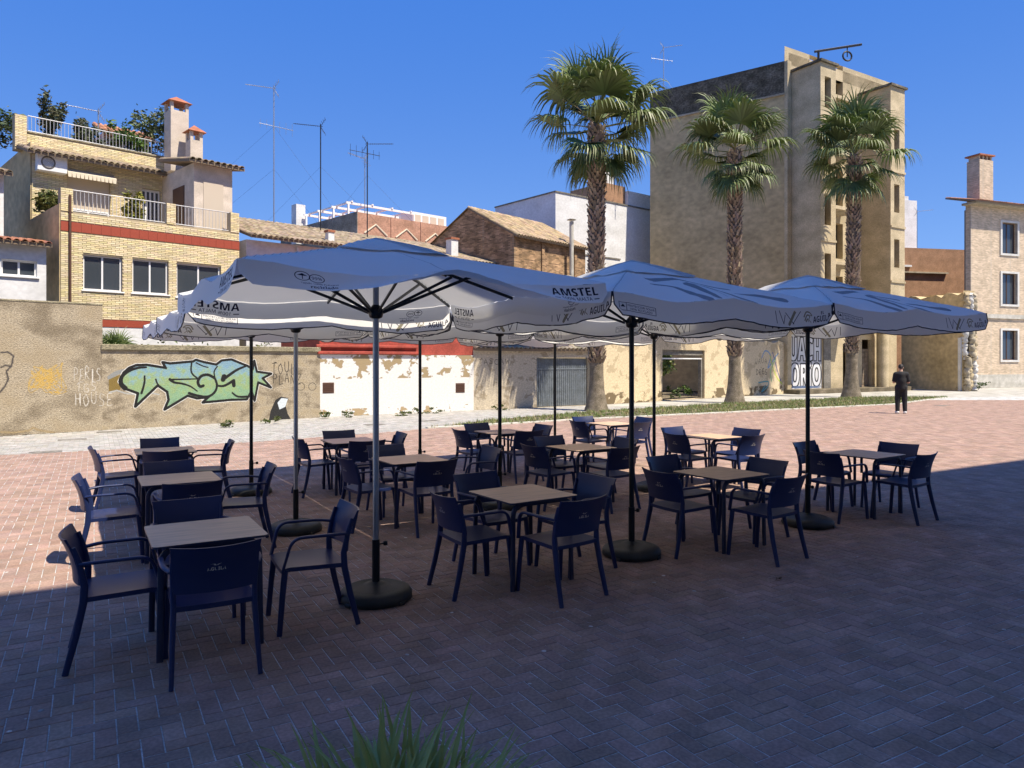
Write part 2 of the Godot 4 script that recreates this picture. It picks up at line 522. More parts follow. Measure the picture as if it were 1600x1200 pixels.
	for p in gpoly: pk.append(Vector2(p.x, p.z))
	var gs := S()
	for k in 7:
		var a := rng.randf() * TAU; var l := rng.randf_range(0.08, 0.17)
		var base := Vector3(rng.randf_range(-0.05, 0.05), 0, rng.randf_range(-0.05, 0.05))
		var dir := Vector3(cos(a), 0, sin(a)); var side := Vector3(-sin(a), 0, cos(a)) * 0.007
		tri(gs, base - side, base + side, base + dir * l * 0.35 + Vector3(0, l * 0.7, 0), dir.cross(side) + Vector3.UP)
	var gm := done(gs).commit()
	var xfs := []; var cols := []
	for i in 26000:
		var p := Vector2(rng.randf_range(-3, 23), -rng.randf_range(20, 40))
		if not Geometry2D.is_point_in_polygon(p, pk): continue
		var dry := rng.randf() < 0.28
		var s := rng.randf_range(0.6, 1.25)
		xfs.append(Transform3D(Basis(Vector3.UP, rng.randf() * TAU).scaled(Vector3(s, s, s)), Vector3(p.x, 0.012, p.y)))
		var t := rng.randf_range(0.75, 1.3)
		cols.append((Color(0.36, 0.30, 0.13) if dry else Color(0.15, 0.21, 0.045)) * t)
	var g := copies("grass", gm, M.leaf, xfs, cols, null)
	tag(g, "short patchy grass growing in the strip around the palm trunks", "grass", "", "stuff")

func lay(mesh: Mesh, poly: Array, col: Color, parent: Node, singles: bool) -> void:
	var pk := PackedVector2Array()
	for p in poly: pk.append(Vector2(p.x, p.z))
	var xfs := []; var cols := []; var near := []
	for i in range(-260, 520):
		for j in range(-30, 620):
			var md := posmod(i - j, 4)
			if md == 1 or md == 2: continue
			var flat := md == 0
			var c := RH * (i + (1.0 if flat else 0.5)) * 0.1 + CH * (j + (0.5 if flat else 1.0)) * 0.1
			var d := -c.z
			if d < 1.6 or d > (36.0 if singles else 31.0): continue
			if absf(c.x) > d * 0.93 + 0.3: continue
			if not Geometry2D.is_point_in_polygon(Vector2(c.x, c.z), pk): continue
			var u := RH if flat else CH
			var w := u.cross(Vector3.UP)
			var b := Basis(u, Vector3.UP, w) * Basis(Vector3(rng.randf_range(-1, 1), 0, rng.randf_range(-1, 1)).normalized(), rng.randf_range(0, 0.012))
			var xf := Transform3D(b, c + Vector3(0, rng.randf_range(-0.0015, 0.001), 0))
			var t := rng.randf_range(0.86, 1.11)
			var k := Color(col.r * t * rng.randf_range(0.96, 1.05), col.g * t, col.b * t * rng.randf_range(0.95, 1.06))
			if singles and d < 4.6 and absf(c.x) < d * 0.72: near.append([d, xf, k])
			else:
				xfs.append(xf); cols.append(k)
	if singles:
		near.sort_custom(func(a, b): return a[0] < b[0])
		var mats := []
		for q in 6:
			var mm: StandardMaterial3D = M.paver.duplicate()
			mm.vertex_color_use_as_albedo = false
			var t := 0.86 + 0.05 * q
			var bl: Color = M.paver.albedo_color.srgb_to_linear()
			mm.albedo_color = lin(col.r * t * bl.r, col.g * t * bl.g * (0.98 + 0.02 * (q % 3)), col.b * t * bl.b * (0.96 + 0.04 * (q % 2)))
			mats.append(mm)
		for q in near.size():
			if q < 300:
				var o := putm("paver", mesh, mats[rng.randi() % 6], parent)
				o.transform = near[q][1]
			else:
				xfs.append(near[q][1]); cols.append(near[q][2])
	copies("pavers", mesh, M.paver, xfs, cols, parent)

# ---------------------------------------------------------------- street walls
class Mural:
	var im: Image
	var xf: Transform3D
	var L: float
	var H: float
	func _init(xf_: Transform3D, l: float, h: float, w := 1024):
		xf = xf_; L = l; H = h
		im = Image.create(w, int(w * h / l), false, Image.FORMAT_RGBA8)
	func at(px: float, py: float) -> Vector2:
		var o := xf.affine_inverse() * Vector3(0, 1.88, 0)
		var dir := xf.basis.inverse() * Vector3((px - 800) / 1150.0, -(py - 565) / 1150.0, -1)
		var q := o - dir * (o.z / dir.z)
		return Vector2(q.x / L * im.get_width(), (1 - q.y / H) * im.get_height())
	func pts(a: Array, ox := 0.0, oy := 0.0, k := 1.0) -> Array:
		var out := []
		for i in range(0, a.size(), 2): out.append(at(ox + a[i] / k, oy + a[i + 1] / k))
		return out
func mural_mat(base: String, mu: Mural) -> StandardMaterial3D:
	var m: StandardMaterial3D = M[base].duplicate()
	mu.im.resize(mu.im.get_width() * 6 / 10, mu.im.get_height() * 6 / 10, Image.INTERPOLATE_BILINEAR)   # sprayed edges are soft
	m.detail_albedo = ImageTexture.create_from_image(mu.im)
	m.detail_blend_mode = BaseMaterial3D.BLEND_MODE_MIX
	m.uv2_triplanar = false
	m.uv2_scale = Vector3.ONE
	return m
func face(st: SurfaceTool, L: float, H: float, z := 0.0, holes := [], top := []) -> void:
	# front of a wall with rectangular openings [x0,y0,x1,y1]; uv2 spans L x H; top: ragged upper edge as [x, y] pairs
	var xs := [0.0, L]; var ys := [0.0, H]
	for h in holes:
		xs.append_array([h[0], h[2]]); ys.append_array([h[1], h[3]])
	for t in top: xs.append(t[0])
	xs.sort(); ys.sort()
	var V := func(x, y):
		st.set_uv(Vector2(x, -y)); st.set_uv2(Vector2(x / L, 1 - y / H)); st.add_vertex(Vector3(x, y, z))
	var hgt := func(x):
		for k in top.size() - 1:
			if x >= top[k][0] and x <= top[k + 1][0]: return lerpf(top[k][1], top[k + 1][1], (x - top[k][0]) / maxf(1e-4, top[k + 1][0] - top[k][0]))
		return H
	for i in xs.size() - 1:
		for j in ys.size() - 1:
			if xs[i + 1] - xs[i] < 1e-4 or ys[j + 1] - ys[j] < 1e-4: continue
			var mx: float = (xs[i] + xs[i + 1]) / 2; var my: float = (ys[j] + ys[j + 1]) / 2
			var skip := false
			for h in holes:
				if mx > h[0] and mx < h[2] and my > h[1] and my < h[3]: skip = true
			if skip: continue
			var ya: float = ys[j + 1]; var yb: float = ys[j + 1]
			if j == ys.size() - 2 and top.size():
				ya = hgt.call(xs[i]); yb = hgt.call(xs[i + 1])
			V.call(xs[i], ys[j]); V.call(xs[i], ya); V.call(xs[i + 1], yb)
			V.call(xs[i], ys[j]); V.call(xs[i + 1], yb); V.call(xs[i + 1], ys[j])
func reveal(st: SurfaceTool, h: Array, z0: float, z1: float) -> void:   # the four sides of an opening
	var a := Vector3(h[0], h[1], z0); var b := Vector3(h[2], h[3], z1)
	quad(st, Vector3(a.x, a.y, z0), Vector3(a.x, b.y, z0), Vector3(a.x, b.y, z1), Vector3(a.x, a.y, z1), Vector3(1, 0, 0))
	quad(st, Vector3(b.x, a.y, z0), Vector3(b.x, b.y, z0), Vector3(b.x, b.y, z1), Vector3(b.x, a.y, z1), Vector3(-1, 0, 0))
	quad(st, Vector3(a.x, b.y, z0), Vector3(b.x, b.y, z0), Vector3(b.x, b.y, z1), Vector3(a.x, b.y, z1), Vector3(0, -1, 0))
	quad(st, Vector3(a.x, a.y, z0), Vector3(b.x, a.y, z0), Vector3(b.x, a.y, z1), Vector3(a.x, a.y, z1), Vector3(0, 1, 0))
func wall_solid(st: SurfaceTool, L: float, H: float, thick: float, holes := [], top := []) -> void:
	face(st, L, H, 0.0, holes, top)
	for h in holes: reveal(st, h, 0.0, -thick)
	quad(st, Vector3(0, 0, 0), Vector3(0, H, 0), Vector3(0, H, -thick), Vector3(0, 0, -thick), Vector3(-1, 0, 0))
	quad(st, Vector3(L, 0, 0), Vector3(L, H, 0), Vector3(L, H, -thick), Vector3(L, 0, -thick), Vector3(1, 0, 0))
	if holes.is_empty(): quad(st, Vector3(0, 0, -thick), Vector3(L, 0, -thick), Vector3(L, H, -thick), Vector3(0, H, -thick), Vector3(0, 0, -1))
	var edge: Array = top if top.size() else [[0.0, H], [L, H]]
	for k in edge.size() - 1:
		quad(st, Vector3(edge[k][0], edge[k][1], 0), Vector3(edge[k + 1][0], edge[k + 1][1], 0), Vector3(edge[k + 1][0], edge[k + 1][1], -thick), Vector3(edge[k][0], edge[k][1], -thick), Vector3.UP)
func ragged(L: float, H: float, step: float, amp: float) -> Array:
	var out := []
	var n := int(L / step)
	for k in n + 1: out.append([L * k / n, H - rng.randf() * amp])
	return out
func mottle(mu: Mural, dark: Color, light: Color, sd: int) -> void:   # stains and bleached patches of old render
	var n := FastNoiseLite.new(); n.seed = sd; n.frequency = 0.006; n.fractal_octaves = 6
	for y in range(0, mu.im.get_height(), 2):
		for x in range(0, mu.im.get_width(), 2):
			var v := n.get_noise_2d(x, y * 1.6)
			var c := dark if v < 0 else light
			mu.im.fill_rect(Rect2i(x, y, 2, 2), Color(c.r, c.g, c.b, clampf(absf(v) * 1.3, 0, 0.55)))
func peel(mu: Mural, y0: float, y1: float, thr: float, col: Color, sd: int, al := 1.0) -> void:   # flaked patches between two heights
	var n := FastNoiseLite.new(); n.seed = sd; n.frequency = 0.007; n.fractal_octaves = 6; n.fractal_gain = 0.6
	var h := mu.im.get_height()
	for y in range(int((1 - y1 / mu.H) * h), int((1 - y0 / mu.H) * h)):
		if y < 0 or y >= h: continue
		for x in mu.im.get_width():
			var v := n.get_noise_2d(x, y * 1.3)
			if v > thr: mu.im.set_pixel(x, y, Color(col.r, col.g, col.b, al * (1.0 if v > thr + 0.015 else 0.6)))
func tile_mesh(l := 0.42, r := 0.095) -> Mesh:
	var st := S()
	st.set_smooth_group(0)
	for k in 5:
		var a0 := PI * k / 5; var a1 := PI * (k + 1) / 5
		var p := Vector3(cos(a0) * r, sin(a0) * r * 0.8, 0); var q := Vector3(cos(a1) * r, sin(a1) * r * 0.8, 0)
		var dz := Vector3(0, 0, l)
		quad(st, p, q, q * 0.88 - dz, p * 0.88 - dz, p + q)
	st.set_smooth_group(-1)
	for k in 5:   # front end: rim of the tile
		var a0 := PI * k / 5; var a1 := PI * (k + 1) / 5
		var p := Vector3(cos(a0) * r, sin(a0) * r * 0.8, 0); var q := Vector3(cos(a1) * r, sin(a1) * r * 0.8, 0)
		quad(st, p, q, q * 0.8, p * 0.8, Vector3(0, 0, 1))
	return done(st).commit()
func tile_roof(parent: Node, x0: float, x1: float, eave: Vector2, ridge: Vector2, col := Color(0.35, 0.275, 0.18)) -> void:
	# eave and ridge are (z, y) in the parent's axes; the slope faces +z
	var st := S()
	var a := Vector3(x0, eave.y, eave.x); var b := Vector3(x1, eave.y, eave.x); var c := Vector3(x1, ridge.y, ridge.x); var d := Vector3(x0, ridge.y, ridge.x)
	quad(st, a, b, c, d, Vector3(0, 1, 0.3))
	var t := Vector3(0, -0.1, 0)
	quad(st, a, b, b + t, a + t, Vector3(0, 0, 1))
	quad(st, a + t, b + t, c + t, d + t, Vector3(0, -1, 0))
	quad(st, a, d, d + t, a + t, Vector3(-1, 0, 0)); quad(st, b, c, c + t, b + t, Vector3(1, 0, 0))
	put("roof_deck", done(st), M.roof_bed, parent)
	var slope := Vector3(0, ridge.y - eave.y, ridge.x - eave.x)
	var up := slope.normalized()
	var nrm := Vector3(1, 0, 0).cross(up) * -1.0
	if nrm.y < 0: nrm = -nrm
	var xfs := []; var cols := []
	var nx := int((x1 - x0) / 0.215); var ny := int(slope.length() / 0.36) + 1
	for i in nx:
		for j in ny:
			var o := Vector3(x0 + 0.11 + i * (x1 - x0) / nx, eave.y, eave.x) + up * (j * slope.length() / ny - 0.06) + nrm * (0.01 + rng.randf() * 0.012)
			var bas := Basis(Vector3(1, 0, 0), nrm, -up).rotated(nrm, rng.randf_range(-0.05, 0.05))
			xfs.append(Transform3D(bas, o))
			var k := rng.randf_range(0.6, 1.2)
			cols.append(Color(col.r * k, col.g * k * rng.randf_range(0.92, 1.05), col.b * k * rng.randf_range(0.85, 1.1)))
	copies("roof_tiles", tile_mesh(), M.tile, xfs, cols, parent)
func bricks(parent: Node, rects: Array, z: float, holes: Array, col: Color, bl := 0.25, bh := 0.062) -> void:
	var bm := BoxMesh.new()
	bm.size = Vector3(bl - 0.014, bh - 0.013, 0.03)
	var xfs := []; var cols := []
	for r in rects:
		var rows := int((r[3] - r[1]) / bh)
		for j in rows:
			var y: float = r[1] + (j + 0.5) * bh
			var x: float = r[0] - (bl / 2 if j % 2 else 0.0)
			while x < r[2] - 0.02:
				var a := maxf(x, r[0]); var b := minf(x + bl, r[2])
				x += bl
				if b - a < 0.05: continue
				var skip := false
				for h in holes:
					if b > h[0] + 0.01 and a < h[2] - 0.01 and y > h[1] - 0.02 and y < h[3] + 0.02:
						if a < h[0] - 0.04: b = h[0]
						elif b > h[2] + 0.04: a = h[2]
						else: skip = true
				if skip or b - a < 0.04: continue
				xfs.append(Transform3D(Basis.from_scale(Vector3((b - a - 0.014) / (bl - 0.014), 1, 1)), Vector3((a + b) / 2, y, z + rng.randf_range(-0.003, 0.002))))
				var k := rng.randf_range(0.78, 1.12)
				cols.append(Color(col.r * k, col.g * k * rng.randf_range(0.95, 1.03), col.b * k * rng.randf_range(0.85, 1.1)))
	copies("bricks", bm, M.brick, xfs, cols, parent)
func window(parent: Node, h: Array, z: float, panes := 2, fr := "white_paint", depth := 0.12) -> void:
	# frame with panes set back in an opening
	var st := S()
	var w := 0.055
	var zi := z - depth
	box(st, Vector3(h[0], h[1], zi - 0.04), Vector3(h[2], h[1] + w, zi + 0.03)); box(st, Vector3(h[0], h[3] - w, zi - 0.04), Vector3(h[2], h[3], zi + 0.03))
	for k in panes + 1:
		var x: float = lerpf(h[0], h[2] - w, float(k) / panes)
		box(st, Vector3(x, h[1] + w, zi - 0.038), Vector3(x + w, h[3] - w, zi + 0.028))
	var f := put("window", done(st), M[fr], parent)
	for k in panes:
		var g := S()
		var xa: float = lerpf(h[0], h[2] - w, float(k) / panes) + w; var xb: float = lerpf(h[0], h[2] - w, float(k + 1) / panes)
		box(g, Vector3(xa, h[1] + w, zi - 0.012), Vector3(xb, h[3] - w, zi - 0.004))
		put("pane", done(g), M.glass, f)
	var s := S()
	bevel_box(s, Vector3(h[0] - 0.06, h[1] - 0.05, zi), Vector3(h[2] + 0.06, h[1] - 0.002, z + 0.06), 0.008)
	put("sill", done(s), M[fr], f)
func part_box(called: String, parent: Node, lo: Vector3, hi: Vector3, m: String, r := 0.0) -> MeshInstance3D:
	var st := S()
	if r > 0: bevel_box(st, lo, hi, r)
	else: box(st, lo, hi)
	return put(called, done(st), M[m], parent)
func scribble(mu: Mural, text: String, px: float, py: float, w: float, h: float, col: Color, wid: float) -> void:
	# hand-drawn capitals: each a list of unit points
	var G := {"P": [0, 1, 0.05, 0, 0.6, 0.1, 0.55, 0.45, 0.05, 0.5], "E": [0.7, 0, 0.1, 0.05, 0.1, 0.5, 0.5, 0.5, 0.1, 0.55, 0.05, 1, 0.7, 0.95], "R": [0, 1, 0.05, 0, 0.6, 0.1, 0.5, 0.45, 0.05, 0.5, 0.7, 1], "I": [0.3, 0, 0.3, 1], "S": [0.7, 0.1, 0.2, 0, 0.1, 0.35, 0.6, 0.6, 0.5, 0.95, 0, 0.95], "1": [0, 0.3, 0.35, 0, 0.3, 1], "G": [0.7, 0.1, 0.1, 0.1, 0, 0.8, 0.6, 0.95, 0.65, 0.55, 0.4, 0.55], "H": [0, 0, 0.05, 1, 0.05, 0.5, 0.6, 0.45, 0.6, 0, 0.65, 1], "O": [0.4, 0, 0, 0.4, 0.3, 1, 0.7, 0.6, 0.4, 0], "U": [0, 0, 0.05, 0.8, 0.4, 1, 0.65, 0.7, 0.65, 0], "T": [0, 0.05, 0.8, 0, 0.4, 0, 0.35, 1], "L": [0.1, 0, 0.05, 1, 0.7, 0.9], "A": [0, 1, 0.35, 0, 0.7, 1, 0.55, 0.6, 0.15, 0.6], "N": [0, 1, 0.05, 0, 0.6, 1, 0.65, 0], "C": [0.7, 0.1, 0.2, 0, 0, 0.6, 0.3, 1, 0.7, 0.9], "D": [0.05, 0, 0, 1, 0.6, 0.8, 0.65, 0.3, 0.05, 0], "W": [0, 0, 0.2, 1, 0.4, 0.4, 0.6, 1, 0.8, 0], "M": [0, 1, 0.1, 0, 0.4, 0.6, 0.7, 0, 0.8, 1], "Z": [0, 0, 0.7, 0, 0, 1, 0.7, 1]}
	var step := w / text.length()
	for i in text.length():
		if not G.has(text[i]): continue
		var g: Array = G[text[i]]
		var p := []
		for k in range(0, g.size(), 2): p.append(mu.at(px + (i + g[k] * 0.9) * step, py + (g[k + 1] + 0.12 * sin(i * 2.3)) * h))
		stroke(mu.im, smooth_line(p, 4), wid, col)
func street_walls() -> void:
	var A := W(-12.86, 18.48); var B := W(-11.24, 20.2); var C := W(-6.48, 24.85); var D := W(-1.48, 28.45); var E := W(1.04, 30.0); var G1 := W(3.46, 31.8); var Fp := W(7.2, 35.4); var G := W(10.2, 37.9); var H := W(16.0, 43.2)
	# tall rough wall at the left end
	var xf := frame(W(-24.0, 7.3), B)
	var L := (B - W(-24.0, 7.3)).length()
	var t := thing("tall_garden_wall", "tall grey-brown roughcast wall with yellow scribble, highest stretch of street wall", "wall", xf)
	var mu := Mural.new(xf, L, 3.42, 1600)
	mottle(mu, Color(0.33, 0.28, 0.20), Color(0.62, 0.56, 0.45), 11)
	var yel := Color(0.80, 0.62, 0.12)
	for k in 9:
		var p := []
		for q in 7: p.append(mu.at(46 + rng.randf() * 50 + (8 if q > 3 else 0), 570 + rng.randf() * 46))
		stroke(mu.im, smooth_line(p), 2.0, Color(0.78, 0.62, 0.2, 0.7))
	var gry := Color(0.30, 0.28, 0.27)
	stroke(mu.im, mu.pts([0, 551, 12, 550, 21, 556, 18, 572, 10, 580, 13, 592, 8, 603, 0, 613]), 4, gry)
	stroke(mu.im, mu.pts([0, 575, 8, 571, 18, 572]), 4, gry)
	var wht := Color(0.84, 0.83, 0.8, 0.8)
	scribble(mu, "PERIS", 116, 575, 44, 20, wht, 2.2)
	scribble(mu, "1GS", 120, 598, 34, 14, wht, 2.2)
	scribble(mu, "HOUSE", 118, 614, 62, 19, wht, 2.4)
	stroke(mu.im, mu.pts([0, 675, 20, 676, 45, 673, 52, 668, 60, 672, 85, 676]), 5, Color(0.62, 0.55, 0.42))
	var st := S()
	wall_solid(st, L, 3.42, 0.35)
	put("wall", done(st), mural_mat("roughcast", mu), t)
	part_box("cap", t, Vector3(L - 3.2, 3.42, -0.36), Vector3(L + 0.01, 3.47, 0.015), "coping", 0.01)
	# lower wall with the big mural
	xf = frame(B, C); L = (C - B).length()
	t = thing("mural_wall", "low roughcast wall with green and blue lettering mural and flat coping", "wall", xf)
	mu = Mural.new(xf, L, 2.2, 1400)
	mottle(mu, Color(0.33, 0.28, 0.20), Color(0.64, 0.58, 0.46), 12)
	var k := 4.706
	var blk := Color(0.10, 0.10, 0.10)
	stroke(mu.im, smooth_line(mu.pts([0, 240, 60, 200, 140, 185], 170, 540, k)), 26, Color(0.55, 0.56, 0.55))
	fill_poly(mu.im, mu.pts([0, 250, 130, 190, 80, 330, 120, 330, 0, 340], 170, 540, k), Color(0.50, 0.42, 0.22))
	stroke(mu.im, mu.pts([0, 345, 60, 330, 120, 350, 200, 360, 300, 345, 370, 360], 170, 540, k), 10, Color(0.66, 0.66, 0.64))
	var out := [80, 265, 110, 200, 150, 165, 200, 145, 280, 142, 420, 165, 395, 122, 450, 132, 620, 117, 640, 105, 700, 122, 790, 140, 830, 110, 900, 102, 970, 130, 1020, 150, 1058, 175, 1070, 112, 1088, 192, 1195, 207, 1130, 240, 1192, 308, 1098, 270, 1072, 405, 1050, 330, 1015, 395, 900, 398, 690, 418, 735, 378, 650, 388, 580, 368, 410, 470, 440, 400, 430, 340, 360, 292, 195, 448, 215, 350, 125, 318]
	var ring := mu.pts(out, 170, 540, k)
	var loop := ring + [ring[0]]
	stroke(mu.im, loop, 25, Color(0.88, 0.88, 0.86))
	stroke(mu.im, loop, 17, blk)
	fill_poly(mu.im, ring, blk)
	var inner := Geometry2D.offset_polygon(PackedVector2Array(ring), -7.0)
	var y0 := mu.at(400, 560).y; var y1 := mu.at(400, 636).y
	var ramp := Gradient.new()
	ramp.offsets = PackedFloat32Array([0.0, 0.28, 0.45, 0.7, 1.0])
	ramp.colors = PackedColorArray([Color(0.44, 0.62, 0.74), Color(0.50, 0.68, 0.72), Color(0.58, 0.68, 0.42), Color(0.50, 0.69, 0.55), Color(0.42, 0.60, 0.46)])
	var gn := FastNoiseLite.new(); gn.seed = 6; gn.frequency = 0.02
	var mark := Color8(255, 0, 255)
	for pg in inner: fill_poly(mu.im, Array(pg), mark)
	for y in mu.im.get_height():
		for x in mu.im.get_width():
			var c := mu.im.get_pixel(x, y)
			if c.r > 0.99 and c.b > 0.99 and c.g < 0.01:
				var v := ramp.sample(clampf((y - y0) / (y1 - y0) + gn.get_noise_2d(x, y) * 0.3 + rng.randf_range(-0.12, 0.12), 0, 1))
				var s := rng.randf_range(0.82, 1.12)
				mu.im.set_pixel(x, y, Color(minf(1, v.r * s), minf(1, v.g * s), minf(1, v.b * s), 0.9 if rng.randf() < 0.85 else 0.45))
	for s in [[[125, 318, 90, 280, 95, 230, 140, 190, 210, 165, 275, 160], 34, 12], [[262, 220, 262, 270, 250, 320, 240, 350], 12, 16], [[345, 245, 355, 275, 375, 300], 12, 8], [[445, 245, 480, 270, 540, 280, 600, 300, 650, 335], 20, 8], [[445, 250, 540, 248, 650, 245], 14, 8], [[610, 120, 605, 180, 620, 215, 660, 245], 12, 12], [[640, 125, 690, 150, 730, 160], 10, 8], [[800, 150, 775, 190, 780, 235], 10, 10], [[780, 240, 730, 215, 680, 225, 655, 265, 670, 300, 695, 295], 20, 22], [[780, 240, 795, 290, 780, 340, 730, 375, 660, 370, 590, 350], 16, 20], [[1010, 150, 940, 180, 860, 235], 14, 24], [[850, 225, 840, 250], 40, 36], [[795, 295, 850, 295, 920, 255], 14, 22], [[915, 260, 920, 295], 34, 26], [[905, 345, 950, 375, 1020, 375], 12, 18]]:
		stroke(mu.im, smooth_line(mu.pts(s[0], 170, 540, k)), s[1] * 0.85, blk, s[2] * 0.85)
	fill_poly(mu.im, mu.pts([1175, 555, 1190, 480, 1225, 400, 1265, 375, 1320, 385, 1300, 440, 1315, 500, 1345, 552], 170, 540, k), Color(0.17, 0.17, 0.17))
	fill_poly(mu.im, mu.pts([1240, 420, 1270, 385, 1318, 390, 1298, 450, 1255, 470], 170, 540, k), Color(0.80, 0.84, 0.86))
	scribble(mu, "PERIS", 116, 575, 44, 20, wht, 3.2)
	scribble(mu, "HOUSE", 118, 614, 62, 19, wht, 3.6)
	scribble(mu, "TOUL", 425, 567, 40, 16, Color(0.2, 0.19, 0.18), 5)
	scribble(mu, "PLANZ", 427, 585, 46, 14, Color(0.2, 0.19, 0.18), 5)
	for c in [[470, 604, 6], [488, 604, 6]]:
		var circ := []
		for q in 13: circ.append(mu.at(c[0] + cos(TAU * q / 12) * c[2], c[1] + sin(TAU * q / 12) * c[2]))
		stroke(mu.im, circ, 4, Color(0.25, 0.24, 0.22))
	st = S()
	wall_solid(st, L, 2.2, 0.35)
	put("wall", done(st), mural_mat("roughcast", mu), t)
	part_box("coping", t, Vector3(-0.04, 2.2, -0.4), Vector3(L, 2.36, 0.07), "coping", 0.02)
	# white wall with flaking paint
	xf = frame(C, D); L = (D - C).length()
	t = thing("whitewashed_wall", "whitewashed wall with flaking brown patches below the red parapet", "wall", xf)
	mu = Mural.new(xf, L, 2.12, 1024)
	peel(mu, 1.28, 2.12, 0.12, Color(0.62, 0.55, 0.42), 21)
	peel(mu, 0.0, 0.25, 0.2, Color(0.66, 0.58, 0.44), 5)
	st = S()
	wall_solid(st, L, 2.12, 0.35)
	put("wall", done(st), mural_mat("whitewash", mu), t)
	for px in [513.0, 719.0]:
		var c := mu.at(px, 606.0); var x := c.x / mu.im.get_width() * L; var y := (1 - c.y / mu.im.get_height()) * 2.12
		var g := part_box("vent", t, Vector3(x - 0.2, y - 0.18, -0.02), Vector3(x + 0.2, y + 0.18, 0.012), "brown_metal")
		for q in 5: part_box("slat", g, Vector3(x - 0.17, y - 0.15 + q * 0.065, 0.012), Vector3(x + 0.17, y - 0.12 + q * 0.065, 0.026), "brown_metal")
	var rp := thing("red_outbuilding", "red rendered upper wall with moulded ledge above the whitewashed wall", "building", xf)
	part_box("wall", rp, Vector3(0, 2.13, -4.0), Vector3(L, 3.0, -0.05), "red_render")
	part_box("ledge", rp, Vector3(-0.1, 2.13, -0.049), Vector3(L * 0.62, 2.24, 0.09), "red_render", 0.02)
	part_box("moulding", rp, Vector3(-0.15, 2.36, -0.049), Vector3(L * 0.6, 2.46, 0.07), "red_render", 0.02)
	# garage wall
	xf = frame(D, G1); L = (G1 - D).length()
	var gx := (E - D).length() + 0.05
	t = thing("garage_wall", "beige plaster wall with tiled coping around a grey garage door", "wall", xf)
	mu = Mural.new(xf, L, 2.4, 1024)
	peel(mu, 0.0, 2.4, 0.24, Color(0.50, 0.43, 0.32), 31, 0.5)
	scribble(mu, "TASCAW", 748, 561, 50, 8, Color(0.22, 0.2, 0.18), 3)
	var hole := [gx, 0.0, L - 0.12, 2.05]
	st = S()
	wall_solid(st, L, 2.4, 0.3, [hole])
	put("wall", done(st), mural_mat("beige", mu), t)
	tile_roof(t, 0.0, L, Vector2(0.14, 2.4), Vector2(-0.36, 2.52), Color(0.36, 0.31, 0.23))
	st = S()
	var n := 26
	for q in n:   # corrugated sheet
		var x0: float = lerpf(hole[0] + 0.03, hole[2] - 0.03, float(q) / n); var x1: float = lerpf(hole[0] + 0.03, hole[2] - 0.03, (q + 1.0) / n)
		box(st, Vector3(x0, 0.02, -0.2), Vector3((x0 + x1) / 2, 2.02, -0.165)); box(st, Vector3((x0 + x1) / 2, 0.02, -0.2), Vector3(x1, 2.02, -0.19))
	var gd := put("garage_door", done(st), M.door_grey, t)
	part_box("rail", gd, Vector3(hole[0] + 0.01, 1.55, -0.164), Vector3(hole[2] - 0.01, 1.6, -0.155), "door_grey")
	# old facade with a gateway
	xf = frame(G1, H); L = (H - G1).length()
	t = thing("ruined_facade", "crumbling cream facade with a dark gateway into a garden", "wall", xf)
	mu = Mural.new(xf, L, 3.1, 2048)
	peel(mu, 0.0, 3.1, 0.2, Color(0.62, 0.55, 0.43), 77, 0.5)
	peel(mu, 0.0, 0.5, 0.1, Color(0.45, 0.39, 0.29), 78)
	for s in [[[1190, 560, 1196, 548, 1204, 556, 1200, 575, 1210, 560, 1216, 552], Color(0.45, 0.62, 0.78)], [[1203, 555, 1208, 575, 1214, 590, 1222, 600], Color(0.72, 0.80, 0.25)], [[1207, 550, 1215, 580, 1220, 595], Color(0.36, 0.38, 0.60)], [[1212, 560, 1204, 580, 1206, 596], Color(0.55, 0.75, 0.55)], [[1185, 598, 1200, 596, 1199, 604, 1190, 612, 1196, 602], Color(0.35, 0.60, 0.62)]]:
		stroke(mu.im, smooth_line(mu.pts(s[0])), 9, s[1])
	scribble(mu, "UAUA", 1180, 560, 20, 8, Color(0.35, 0.31, 0.26), 3)
	scribble(mu, "DRES", 1182, 577, 18, 8, Color(0.3, 0.27, 0.23), 4)
	var a0 := mu.at(1035, 600).x / mu.im.get_width() * L; var a1 := mu.at(1101, 600).x / mu.im.get_width() * L
	hole = [a0, 0.02, a1, 2.45]
	st = S()
	wall_solid(st, L, 3.1, 0.35, [hole], ragged(L, 3.1, 0.35, 0.16))
	put("wall", done(st), mural_mat("cream", mu), t)
	part_box("lintel", t, Vector3(a0, 2.2, -0.30), Vector3(a1, 2.449, -0.1), "grey_render")
	part_box("gate_bar", t, Vector3(a0, 2.0, -0.2), Vector3(a1, 2.06, -0.14), "white_paint")
	part_box("gate_post", t, Vector3(a1 - 0.14, 0.02, -0.3), Vector3(a1 - 0.02, 2.0, -0.12), "grey_render")
	st = S()
	lathe(st, [Vector2(0.0, 0.0), Vector2(0.17, 0.0), Vector2(0.17, 0.015), Vector2(0.0, 0.016)], 20)
	var sx := mu.at(1023, 552).x / mu.im.get_width() * L
	var sg := thing("round_sign", "small round faded prohibition sign above an orange sticker beside the gateway", "sign", xf * Transform3D(Basis(Vector3(1, 0, 0), PI / 2), Vector3(sx, 2.3, 0.005)))
	put("plate", done(st), M.pink_plaster, sg)
	part_box("sticker", sg, Vector3(-0.15, 0.0, 0.2), Vector3(0.15, 0.012, 0.36), "awning")
	# courtyard behind the gateway
	var cy := thing("courtyard_wall", "brown rubble wall at the back of the gateway garden", "wall", xf)
	part_box("wall", cy, Vector3(a0 - 3, 0, -5.5), Vector3(a1 + 3, 2.9, -5.2), "umber")
